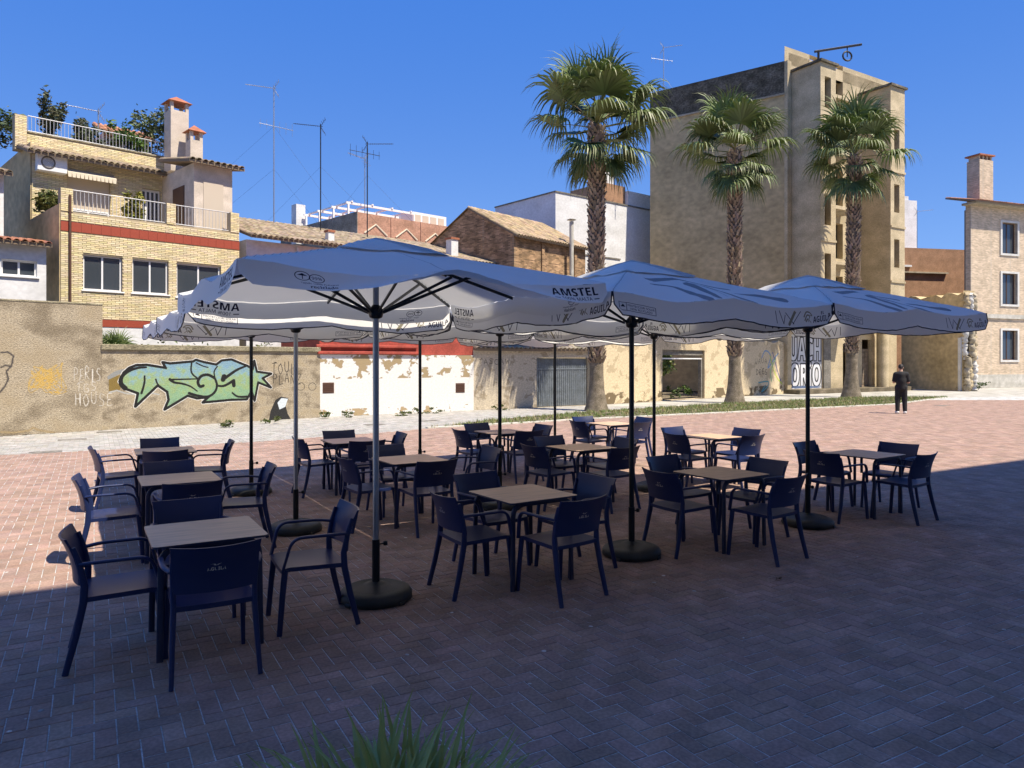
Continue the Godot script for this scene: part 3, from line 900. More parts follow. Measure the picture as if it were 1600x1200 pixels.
	var tr := thing("courtyard_tree", "dark leafy fig tree growing inside the gateway garden", "tree", xf * Transform3D(Basis(), Vector3(lerpf(a0, a1, 0.3), 0, -1.3)))
	st = S()
	tube(st, [Vector3(0, 0, 0), Vector3(0.06, 0.7, 0), Vector3(-0.05, 1.4, 0.05), Vector3(0.1, 2.0, 0)], 0.06, 7, [1.2, 0.9, 0.7, 0.4])
	put("trunk", done(st), M.bark, tr)
	put("crown", leaf_cloud(Vector3(0.1, 1.75, 0), Vector3(1.2, 0.8, 0.8), 1500, 0.12, Color(0.12, 0.18, 0.045), 3), M.leaf, tr)
	for q in 3:
		var b := thing("courtyard_shrub", ["low pale-leaved shrub at the foot of the gateway fig tree", "bushy green shrub in the middle of the gateway garden", "upright green shrub beside the gateway post"][q], "shrub", xf * Transform3D(Basis(), Vector3(lerpf(a0, a1, [0.12, 0.6, 0.9][q]), 0, -0.9)))
		put("foliage", leaf_cloud(Vector3(0, 0.35, 0), Vector3(0.4, 0.38, 0.35), 260, 0.07, [Color(0.12, 0.15, 0.06), Color(0.07, 0.12, 0.03), Color(0.08, 0.15, 0.03)][q], q + 10), M.leaf, b)
func leaf_cloud(c: Vector3, r: Vector3, n: int, size: float, col: Color, sd: int) -> SurfaceTool:
	var g := RandomNumberGenerator.new(); g.seed = sd
	var st := S()
	var clumps := []
	for k in maxi(4, n / 40):
		var v := Vector3(g.randfn(), g.randfn(), g.randfn()).normalized() * pow(g.randf(), 0.45)
		clumps.append(v)
	for k in n:
		var v: Vector3 = clumps[g.randi() % clumps.size()] + Vector3(g.randfn(), g.randfn(), g.randfn()) * 0.16
		var p := c + v * r
		var u := Vector3(g.randfn(), g.randfn() * 0.6, g.randfn()).normalized()
		var w := u.cross(Vector3(g.randfn(), g.randfn(), g.randfn())).normalized()
		var s := size * g.randf_range(0.6, 1.3)
		st.set_color(Color(col.r * g.randf_range(0.85, 1.25), col.g, col.b * g.randf_range(0.8, 1.2)))
		var nn := u.cross(w)
		quad(st, p - u * s, p + w * s * 0.42, p + u * s + nn * s * 0.2, p - w * s * 0.42, nn)
	return done(st)

# ---------------------------------------------------------------- railing, antenna, plants on roofs
func railing(parent: Node, a: Vector3, b: Vector3, h: float, step := 0.12) -> void:
	var r := Node3D.new(); r.name = "railing"; parent.add_child(r, true)
	var L := (b - a).length()
	var st := S()
	var rr := round_rect(0.04, 0.03, 0.008)
	sweep(st, [a + Vector3(0, h, 0), b + Vector3(0, h, 0)], rr, [1.0], Vector3.UP)
	sweep(st, [a + Vector3(0, 0.06, 0), b + Vector3(0, 0.06, 0)], rr, [1.0], Vector3.UP)
	put("rail", done(st), M.rail, r)
	var bar := S()
	tube(bar, [Vector3(0, 0.06, 0), Vector3(0, h, 0)], 0.009, 6)
	var bm := done(bar).commit()
	var n := int(L / step)
	for k in n + 1:
		var o := putm("baluster", bm, M.rail, r)
		o.position = a.lerp(b, float(k) / n)
func antenna(at: Vector3, h: float, yaw: float, kind: int, label: String, dark := false, guys := []) -> void:
	var t := thing("roof_antenna", label, "antenna", Transform3D(Basis(), at))
	var m: Material = M.dark_metal if dark else M.steel
	var st := S()
	tube(st, [Vector3.ZERO, Vector3(0, h, 0)], 0.028, 6)
	put("mast", done(st), m, t)
	var d := Vector3(cos(yaw), 0, sin(yaw)); var s := Vector3(-sin(yaw), 0, cos(yaw))
	st = S()
	var y := h - 0.1
	tube(st, [Vector3(0, y, 0) - d * 0.1, Vector3(0, y + 0.08, 0) + d * 1.25], 0.014, 5)
	for k in 11: tube(st, [Vector3(0, y + 0.01 + k * 0.006, 0) + d * (0.15 + k * 0.1) - s * 0.11, Vector3(0, y + 0.01 + k * 0.006, 0) + d * (0.15 + k * 0.1) + s * 0.11], 0.007, 4)
	for e in [-1, 1]:   # corner reflector
		for k in 4: tube(st, [Vector3(0, y + e * (0.08 + k * 0.09), 0) - d * (k * 0.07) - s * 0.25, Vector3(0, y + e * (0.08 + k * 0.09), 0) - d * (k * 0.07) + s * 0.25], 0.008, 4)
		tube(st, [Vector3(0, y, 0), Vector3(0, y + e * 0.36, 0) - d * 0.22], 0.01, 4)
	put("yagi", done(st), m, t)
	if kind > 0:
		st = S()
		y = h * 0.72 if kind == 1 else h - 0.55
		var d2 := d.rotated(Vector3.UP, 0.5)
		tube(st, [Vector3(0, y, 0) - d2 * 0.95, Vector3(0, y, 0) + d2 * 0.7], 0.014, 5)
		for k in 6: tube(st, [Vector3(0, y - 0.3 + k * 0.02, 0) + d2 * (-0.9 + k * 0.31), Vector3(0, y + 0.3 - k * 0.02, 0) + d2 * (-0.9 + k * 0.31)], 0.008, 4)
		put("dipole_array", done(st), m, t)
	for g in guys:
		st = S()
		tube(st, [Vector3(0, h * g[0], 0), g[1]], 0.0035, 4)
		put("guy_wire", done(st), M.dark_metal, t)
func potted(xf: Transform3D, h: float, w: float, label: String, col: Color, sd: int, kind := "plant") -> void:
	var t := thing("terrace_plant", label, kind, xf)
	var st := S()
	lathe(st, [Vector2(0, 0), Vector2(0.14, 0), Vector2(0.2, 0.32), Vector2(0.22, 0.34), Vector2(0.19, 0.34), Vector2(0, 0.3)], 14)
	put("pot", done(st), M.terracotta, t)
	st = S()
	tube(st, [Vector3(0, 0.25, 0), Vector3(0.05, h * 0.5, 0.02), Vector3(-0.03, h * 0.75, 0)], 0.035, 6, [1.0, 0.7, 0.4])
	put("stem", done(st), M.bark, t)
	put("foliage", leaf_cloud(Vector3(0, h * 0.66, 0), Vector3(w, h * 0.36, w), int(500 + 900 * w), 0.1, col, sd), M.leaf, t)

# ---------------------------------------------------------------- yellow brick house
func yellow_house() -> void:
	var xf := frame(W(-14.6, 23.8), W(-10.36, 28.04))
	var t := thing("yellow_brick_house", "yellow brick house with terrace, red tile band and rooftop railing", "house", xf)
	var col := Color(0.76, 0.65, 0.40)
	var wins := [[0.656, 4.25, 1.846, 5.43], [2.17, 4.25, 3.36, 5.43], [3.65, 4.2, 5.25, 5.43]]
	# lower block
	var st := S()
	wall_solid(st, 5.96, 6.45, 0.35, wins)
	box(st, Vector3(0, 0, -10.0), Vector3(0.3, 6.9, -0.352))
	box(st, Vector3(5.66, 0, -10.0), Vector3(5.96, 6.45, -0.352))
	box(st, Vector3(0.302, 6.2, -10.0), Vector3(5.658, 6.44, -0.354))
	box(st, Vector3(0.302, 0.0, -3.6), Vector3(5.658, 6.19, -3.4))
	put("wall", done(st), M.mortar, t)
	part_box("side_wall", t, Vector3(-0.03, 0, -10.0), Vector3(-0.002, 7.0, -0.02), "umber")
	bricks(t, [[0.0, 3.3, 5.96, 6.12], [0.0, 6.46, 5.96, 6.76]], 0.006, wins, col)
	part_box("parapet", t, Vector3(0.0, 6.452, -0.25), Vector3(5.96, 6.77, -0.005), "mortar")
	for k in 20: part_box("band_tile", t, Vector3(k * 0.298 + 0.003, 6.13, -0.01), Vector3((k + 1) * 0.298 - 0.003, 6.43, 0.024), "red_tile")
	part_box("plinth_band", t, Vector3(0, 3.05, -0.01), Vector3(5.96, 3.28, 0.03), "red_tile")
	part_box("white_plinth", t, Vector3(0, 0, -0.01), Vector3(5.96, 3.048, 0.012), "white_wall")
	for w in wins:
		window(t, w, 0.0)
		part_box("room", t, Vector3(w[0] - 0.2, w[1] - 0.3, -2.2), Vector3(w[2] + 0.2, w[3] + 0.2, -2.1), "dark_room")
	for p in [[0.0, 0.36], [3.3, 3.62], [5.62, 5.96]]:
		var pier := part_box("pier", t, Vector3(p[0], 6.77, -0.3), Vector3(p[1], 7.52, -0.004), "mortar")
		bricks(pier, [[p[0], 6.77, p[1], 7.52]], 0.006, [], col)
	railing(t, Vector3(0.36, 6.77, -0.12), Vector3(3.3, 6.77, -0.12), 0.74)
	railing(t, Vector3(3.62, 6.77, -0.12), Vector3(5.62, 6.77, -0.12), 0.74)
	st = S(); tube(st, [Vector3(0.26, 3.3, 0.06), Vector3(0.26, 7.3, 0.06)], 0.04, 8)
	put("drainpipe", done(st), M.brown_metal, t)
	# upper storey
	var win := [1.13, 7.4, 2.58, 8.84]; var door := [3.74, 6.46, 4.44, 8.75]
	st = S()
	var up := Node3D.new(); up.name = "upper_storey"; t.add_child(up); up.position = Vector3(0, 0, -3.8)
	wall_solid(st, 4.5, 9.45, 0.3, [win, door])
	put("wall", done(st), M.mortar, up)
	bricks(up, [[0.0, 6.46, 4.5, 9.4]], 0.006, [win, door], col)
	part_box("side_wall", t, Vector3(-0.034, 6.9, -11.0), Vector3(0.0, 9.8, -3.82), "umber")
	part_box("rear_wall", t, Vector3(0.0, 6.45, -11.0), Vector3(5.96, 9.4, -10.8), "umber")
	part_box("shutter", t, Vector3(1.13, 7.62, -3.95), Vector3(2.58, 8.84, -3.9), "shutter")
	window(up, [1.13, 7.4, 2.58, 7.62], 0.0, 2)
	var dr := part_box("door", t, Vector3(3.74, 6.46, -3.98), Vector3(4.44, 8.75, -3.92), "white_paint")
	for k in 4: part_box("pane", dr, Vector3(3.79 + k * 0.165, 7.1, -3.919), Vector3(3.88 + k * 0.165, 8.65, -3.912), "glass")
	st = S()   # awning rolled half out
	for k in 12:
		var x0 := 1.05 + k * 0.137
		quad(st, Vector3(x0, 9.05, -3.78), Vector3(x0 + 0.137, 9.05, -3.78), Vector3(x0 + 0.137, 8.85, -3.4), Vector3(x0, 8.85, -3.4), Vector3(0, 1, 0.5))
		quad(st, Vector3(x0, 8.85, -3.4), Vector3(x0 + 0.137, 8.85, -3.4), Vector3(x0 + 0.12, 8.66, -3.39), Vector3(x0 + 0.015, 8.66, -3.39), Vector3(0, 0, 1))
	put("awning", done(st), M.awning, t)
	# projecting block
	part_box("block", t, Vector3(4.5, 6.45, -6.0), Vector3(5.96, 9.3, -0.6), "pink_plaster")
	part_box("block_shutter", t, Vector3(4.85, 6.46, -0.6), Vector3(5.6, 8.7, -0.58), "shutter")
	part_box("block_door", t, Vector3(4.47, 6.46, -2.6), Vector3(4.498, 8.6, -1.5), "brown_metal")
	tile_roof(t, -0.25, 4.5, Vector2(-3.25, 9.36), Vector2(-5.0, 9.9))
	tile_roof(t, 4.2, 6.3, Vector2(-0.25, 9.32), Vector2(-3.4, 9.9))
	# roof terrace
	part_box("terrace_parapet", t, Vector3(0.1, 9.7, -5.2), Vector3(5.6, 10.42, -5.0), "mortar")
	bricks(t, [[0.1, 9.8, 5.6, 10.4]], -4.994, [], col)
	part_box("coping", t, Vector3(0.05, 10.42, -5.25), Vector3(5.65, 10.47, -4.95), "coping")
	part_box("corner_pier", t, Vector3(-0.3, 9.7, -5.3), Vector3(0.08, 11.0, -4.9), "mortar")
	bricks(t, [[-0.3, 9.8, 0.08, 11.0]], -4.894, [], col)
	railing(t, Vector3(0.15, 10.45, -5.1), Vector3(5.5, 10.45, -5.1), 0.62)
	part_box("terrace_deck", t, Vector3(0, 9.6, -10.9), Vector3(5.9, 9.7, -5.2), "terracotta")
	for c in [[5.25, -4.3, 0.72, 9.7, 12.55], [5.62, -3.4, 0.5, 9.6, 11.25]]:
		var ch := Node3D.new(); ch.name = "chimney"; t.add_child(ch, true); ch.position = Vector3(c[0], 0, c[1])
		var w: float = c[2] / 2
		part_box("shaft", ch, Vector3(-w, c[3], -w), Vector3(w, c[4] - 0.35, w), "pink_plaster")
		for q in [[-1, -1], [1, -1], [-1, 1], [1, 1]]:
			part_box("cap_post", ch, Vector3(q[0] * (w - 0.06) - 0.06, c[4] - 0.35, q[1] * (w - 0.06) - 0.06), Vector3(q[0] * (w - 0.06) + 0.06, c[4], q[1] * (w - 0.06) + 0.06), "pink_plaster")
		st = S()
		var e := w + 0.12
		for s in [[-1, -1, 1, -1], [1, -1, 1, 1], [1, 1, -1, 1], [-1, 1, -1, -1]]:
			tri(st, Vector3(s[0] * e, c[4], s[1] * e), Vector3(s[2] * e, c[4], s[3] * e), Vector3(0, c[4] + 0.32, 0), Vector3(s[0] + s[2], 1, s[1] + s[3]))
		quad(st, Vector3(-e, c[4], -e), Vector3(e, c[4], -e), Vector3(e, c[4], e), Vector3(-e, c[4], e), Vector3.DOWN)
		put("cap", done(st), M.terracotta, ch)
	var hut := thing("stair_hut", "small pink stair hut with tiled roof on the yellow house terrace", "hut", xf * Transform3D(Basis(), Vector3(3.6, 9.7, -8.2)))
	part_box("wall", hut, Vector3(0, 0, -1.6), Vector3(1.9, 2.2, 0), "pink_plaster")
	tile_roof(hut, -0.2, 2.1, Vector2(0.25, 2.2), Vector2(-0.9, 2.75), Color(0.42, 0.2, 0.11))
	# air conditioner
	var ac := thing("air_conditioner", "white air conditioner unit under the yellow house eave", "air conditioner", xf * Transform3D(Basis(), Vector3(0.1, 8.75, -3.79)))
	part_box("case", ac, Vector3(0, 0, 0), Vector3(0.95, 0.62, 0.35), "white_paint", 0.02)
	st = S(); lathe(st, [Vector2(0.19, 0), Vector2(0.23, 0.0), Vector2(0.23, 0.012), Vector2(0.19, 0.012)], 20)
	for k in 5: lathe(st, [Vector2(0.03 + k * 0.035, 0), Vector2(0.04 + k * 0.035, 0.0), Vector2(0.04 + k * 0.035, 0.01)], 20)
	var gr := put("grille", done(st), M.grey_render, ac); gr.transform = Transform3D(Basis(Vector3(1, 0, 0), PI / 2), Vector3(0.34, 0.31, 0.351))
	# plants
	var P := func(x, y, z): return xf * Transform3D(Basis(), Vector3(x, y, z))
	potted(P.call(-0.5, 9.8, -7.5), 2.1, 1.0, "dense bush at the corner pier of the yellow house roof", Color(0.05, 0.08, 0.025), 41, "shrub")
	potted(P.call(1.1, 9.7, -5.7), 2.6, 0.45, "slim olive-like tree behind the roof railing beside the corner pier", Color(0.10, 0.115, 0.06), 42)
	potted(P.call(2.3, 9.7, -5.8), 1.8, 0.55, "round grey-green shrub in the middle of the roof railing", Color(0.09, 0.11, 0.06), 43)
	potted(P.call(3.75, 9.7, -5.7), 2.1, 0.75, "glossy green lemon tree in front of the stair hut", Color(0.08, 0.15, 0.025), 44)
	potted(P.call(4.75, 9.7, -5.8), 2.9, 0.95, "tall loose tree beside the big chimney on the roof", Color(0.10, 0.13, 0.05), 45)
	potted(P.call(2.75, 6.46, -1.6), 1.6, 0.35, "yellow-green shrub behind the lower terrace railing", Color(0.22, 0.22, 0.04), 46)
	potted(P.call(0.35, 6.5, -2.6), 1.5, 0.5, "feathery plant under the air conditioner on the terrace", Color(0.12, 0.14, 0.04), 47)
	antenna(xf * Vector3(2.9, 9.7, -6.4), 2.6, 2.6, 0, "short antenna rising among the roof plants of the yellow house")
	# white house squeezed in at the left
	var wh := thing("white_side_house", "narrow white house with small window beside the yellow brick house", "house", xf * Transform3D(Basis(), Vector3(-4.6, 0, 0)))
	var ww := [3.0, 4.55, 3.95, 5.05]
	st = S(); wall_solid(st, 4.2, 5.6, 0.3, [ww]); put("wall", done(st), M.white_wall, wh)
	window(wh, ww, 0.0)
	part_box("room", wh, Vector3(2.6, 4.2, -1.6), Vector3(4.1, 5.4, -1.5), "dark_room")
	tile_roof(wh, 0.0, 4.3, Vector2(0.3, 5.6), Vector2(-1.2, 5.85), Color(0.42, 0.19, 0.11))
	part_box("upper_wall", wh, Vector3(0, 5.5, -5.0), Vector3(3.3, 8.0, -1.3), "white_wall")
	tile_roof(wh, -0.2, 3.5, Vector2(-1.0, 7.95), Vector2(-4.0, 8.7))
	st = S(); tube(st, [Vector3(3.1, 5.7, -1.2), Vector3(3.1, 7.8, -1.2)], 0.06, 8); put("gutter_pipe", done(st), M.white_paint, wh)
	# garden palm and hedge behind the wall
	var gp_ := thing("garden_palm", "young fan palm poking over the mural wall", "palm", Transform3D(Basis(), W(-11.9, 22.3)))
	st = S(); tube(st, [Vector3.ZERO, Vector3(0, 1.7, 0)], 0.13, 8); put("trunk", done(st), M.palm_base, gp_)
	for k in 16:
		var o := putm("frond", frond_mesh(k % 3), M.palm_leaf, gp_)
		o.transform = Transform3D(Basis(Vector3.UP, k * 2.4) * Basis(Vector3(0, 0, 1), 0.75 - 0.06 * k) * Basis.from_scale(Vector3.ONE * 0.62), Vector3(0, 1.7, 0))
	for q in 3:
		var hd := thing("garden_bush", ["leafy bush showing over the middle of the mural wall", "low bush over the mural wall beside the red ledge", "olive-green bush over the mural wall next to the palm"][q], "bush", Transform3D(Basis(), [W(-10.0, 24.0), W(-8.7, 25.2), W(-10.9, 23.2)][q]))
		put("foliage", leaf_cloud(Vector3(0, 1.5, 0), Vector3(1.1, 1.05, 0.7), 900, 0.08, [Color(0.10, 0.15, 0.03), Color(0.13, 0.15, 0.04), Color(0.09, 0.12, 0.035)][q], 60 + q), M.leaf, hd)

# ---------------------------------------------------------------- houses behind the street wall
func back_houses() -> void:
	var st: SurfaceTool
	# long low house with a tiled roof
	var xf := frame(W(-10.25, 28.4), W(0.6, 38.6))
	var t := thing("long_tiled_house", "long white house with sloping tan tiled roof beside the yellow brick house", "house", xf)
	part_box("wall", t, Vector3(0, 0, -9.5), Vector3(14.6, 6.6, 0), "white_wall")
	tile_roof(t, 0.0, 14.8, Vector2(0.45, 6.72), Vector2(-5.0, 8.35), Color(0.36, 0.285, 0.19))
	st = S(); tube(st, [Vector3(2.1, 4.0, 0.07), Vector3(2.1, 6.5, 0.07)], 0.05, 8); put("drainpipe", done(st), M.white_paint, t)
	for c in [[3.75, -0.3, 0.28, 6.8, 7.35], [10.6, -0.6, 0.42, 6.7, 7.85]]:
		var ch := part_box("chimney", t, Vector3(c[0] - c[2] / 2, c[3], c[1] - c[2] / 2), Vector3(c[0] + c[2] / 2, c[4], c[1] + c[2] / 2), "white_wall")
		part_box("cap", ch, Vector3(c[0] - c[2] * 0.62, c[4], c[1] - c[2] * 0.62), Vector3(c[0] + c[2] * 0.62, c[4] + 0.09, c[1] + c[2] * 0.62), "terracotta")
	# salmon block with white pergola
	xf = frame(W(-8.5, 40.4), W(-8.5 + 7.2, 40.4 + 6.9))
	t = thing("salmon_building", "flat-roofed salmon building with white pergola above the tiled roof", "building", xf)
	part_box("wall", t, Vector3(0.02, 0, -9.0), Vector3(7.4, 10.1, 0), "salmon")
	part_box("side_wall", t, Vector3(-0.02, 0, -9.0), Vector3(0.018, 10.12, 0.02), "grey_render")
	for k in 3:
		st = S()
		var x := 1.2 + k * 2.1
		sweep(st, [Vector3(x - 0.75, 9.0, 0.02), Vector3(x, 9.55, 0.02), Vector3(x + 0.75, 9.0, 0.02)], round_rect(0.08, 0.06, 0.01), [1.0], Vector3(0, 0, 1))
		put("chevron", done(st), M.awning, t)
		part_box("pilaster", t, Vector3(x + 1.0, 8.3, 0.0), Vector3(x + 1.12, 10.1, 0.05), "salmon")
	part_box("string_course", t, Vector3(0.0, 8.3, 0.001), Vector3(7.4, 8.42, 0.06), "salmon")
	var pg := Node3D.new(); pg.name = "pergola"; t.add_child(pg); pg.position = Vector3(0, 8.8, -1.0)
	for k in 4:
		part_box("beam", pg, Vector3(-0.1, 1.9, -k * 1.6 - 0.05), Vector3(4.6, 2.02, -k * 1.6 + 0.05), "white_paint")
		for x in [0.0, 4.5]: part_box("post", pg, Vector3(x, 0, -k * 1.6 - 0.05), Vector3(x + 0.1, 1.9, -k * 1.6 + 0.05), "white_paint")
	for k in 4: part_box("cross_beam", pg, Vector3(0.2 + k * 1.35, 2.02, -4.9), Vector3(0.3 + k * 1.35, 2.1, 0.1), "white_paint")
	part_box("rooftop_room", t, Vector3(4.6, 10.1, -5.5), Vector3(7.2, 10.95, -1.2), "white_paint")
	for k in 4: part_box("glazing", t, Vector3(4.75 + k * 0.6, 10.3, -1.2), Vector3(5.2 + k * 0.6, 10.8, -1.18), "shutter")
	part_box("flue", t, Vector3(-0.5, 9.0, -6.6), Vector3(0.1, 11.4, -6.0), "white_wall")
	# brick warehouse
	xf = frame(W(0.1, 36.0), W(0.1 + 6.56, 36.0 + 7.55))
	t = thing("brick_warehouse", "old brown brick warehouse with gable and tiled roof", "warehouse", xf)
	st = S()
	var a := Vector3(0, 8.1, 0); var b := Vector3(0, 8.1, -6.2); var c := Vector3(0, 9.75, -3.1)
	box(st, Vector3(0, 0, -6.2), Vector3(6.0, 8.1, 0))
	tri(st, a, b, c, Vector3(-1, 0, 0)); tri(st, a + Vector3(6, 0, 0), b + Vector3(6, 0, 0), c + Vector3(6, 0, 0), Vector3(1, 0, 0))
	put("wall", done(st), M.old_brick, t)
	tile_roof(t, -0.1, 6.1, Vector2(0.25, 8.05), Vector2(-3.1, 9.85), Color(0.40, 0.30, 0.18))
	st = S()
	quad(st, Vector3(-0.1, 9.83, -3.1), Vector3(6.1, 9.83, -3.1), Vector3(6.1, 8.0, -6.4), Vector3(-0.1, 8.0, -6.4), Vector3(0, 1, -0.5))
	put("rear_roof", done(st), M.roof_bed, t)
	for x in [2.1, 4.9]: part_box("pilaster", t, Vector3(x, 0, 0), Vector3(x + 0.22, 7.95, 0.08), "old_brick")
	st = S(); tube(st, [Vector3(4.25, 5.0, 0.35), Vector3(4.25, 9.3, 0.35)], 0.12, 10); lathe(st, [Vector2(0.0, 9.5), Vector2(0.26, 9.38), Vector2(0.0, 9.36)], 12, Vector3(4.25, 0, 0.35))
	put("flue_pipe", done(st), M.kerb, t)
	st = S(); tube(st, [Vector3(3.55, 4.6, 0.45), Vector3(3.55, 6.35, 0.45)], 0.36, 16); put("tank", done(st), M.kerb, t)
	# low tan building right behind the garage wall
	xf = frame(W(-1.9, 29.1), W(3.0, 32.4))
	t = thing("tan_outbuilding", "plain tan building behind the garage wall", "building", xf)
	part_box("wall", t, Vector3(0, 0, -3.0), Vector3(5.9, 3.4, -0.3), "beige")
	# white building
	xf = frame(W(2.66, 45.0), W(2.66 + 9.1, 45.0 + 7.4))
	t = thing("white_party_wall_building", "tall blank white building behind the brick warehouse", "building", xf)
	part_box("wall", t, Vector3(0, 0, -6.0), Vector3(13.0, 12.25, 0), "white_wall")
	part_box("cornice", t, Vector3(-0.05, 12.25, -6.05), Vector3(13.05, 12.33, 0.05), "grey_render")
	part_box("cable_duct", t, Vector3(0.3, 8.6, 0), Vector3(5.8, 8.68, 0.05), "grey_render")
	part_box("stair_head", t, Vector3(4.6, 12.33, -3.5), Vector3(6.6, 13.6, -0.3), "tan")
	part_box("water_tank", t, Vector3(4.9, 13.6, -1.8), Vector3(5.9, 14.7, -0.6), "white_wall", 0.1)
	part_box("parapet", t, Vector3(6.6, 12.33, -0.3), Vector3(13.0, 13.3, -0.05), "white_wall")
	part_box("low_annex", t, Vector3(5.0, 0, 0.1), Vector3(11.0, 6.4, 2.2), "pink_plaster")
	# masts above the tiled roofs
	antenna(W(-11.0, 34.0, 8.0), 6.6, 2.9, 1, "very tall pale antenna mast with two aerials, next to the yellow house", false, [[0.72, Vector3(3.5, 0, 0.5)], [0.72, Vector3(-3.6, 1.2, 0.5)], [0.42, Vector3(2.2, 0, -0.5)], [0.42, Vector3(-3.6, -0.3, 0.2)]])
	antenna(W(-9.05, 34.8, 8.1), 5.0, 3.0, 0, "dark antenna mast in front of the pergola's open end", true, [[0.6, Vector3(3.2, -0.2, 0)], [0.6, Vector3(-3.4, -0.5, 0)]])
	antenna(W(-7.0, 35.6, 7.9), 4.6, -0.2, 2, "dark antenna mast with crossed aerials before the salmon wall", true, [[0.65, Vector3(3.4, -0.5, 0)], [0.65, Vector3(-2.6, -0.3, 0)]])
	antenna(W(-8.3, 41.5, 10.0), 3.4, 2.2, 0, "thin pale antenna rising from the pergola roof")
	antenna(W(10.3, 50.0, 20.0), 3.3, 0.2, 1, "antenna peeping over the tall building's dark parapet")
	antenna(W(8.1, 47.5, 14.0), 1.5, 2.8, 0, "small antenna on the white building by the water tank")

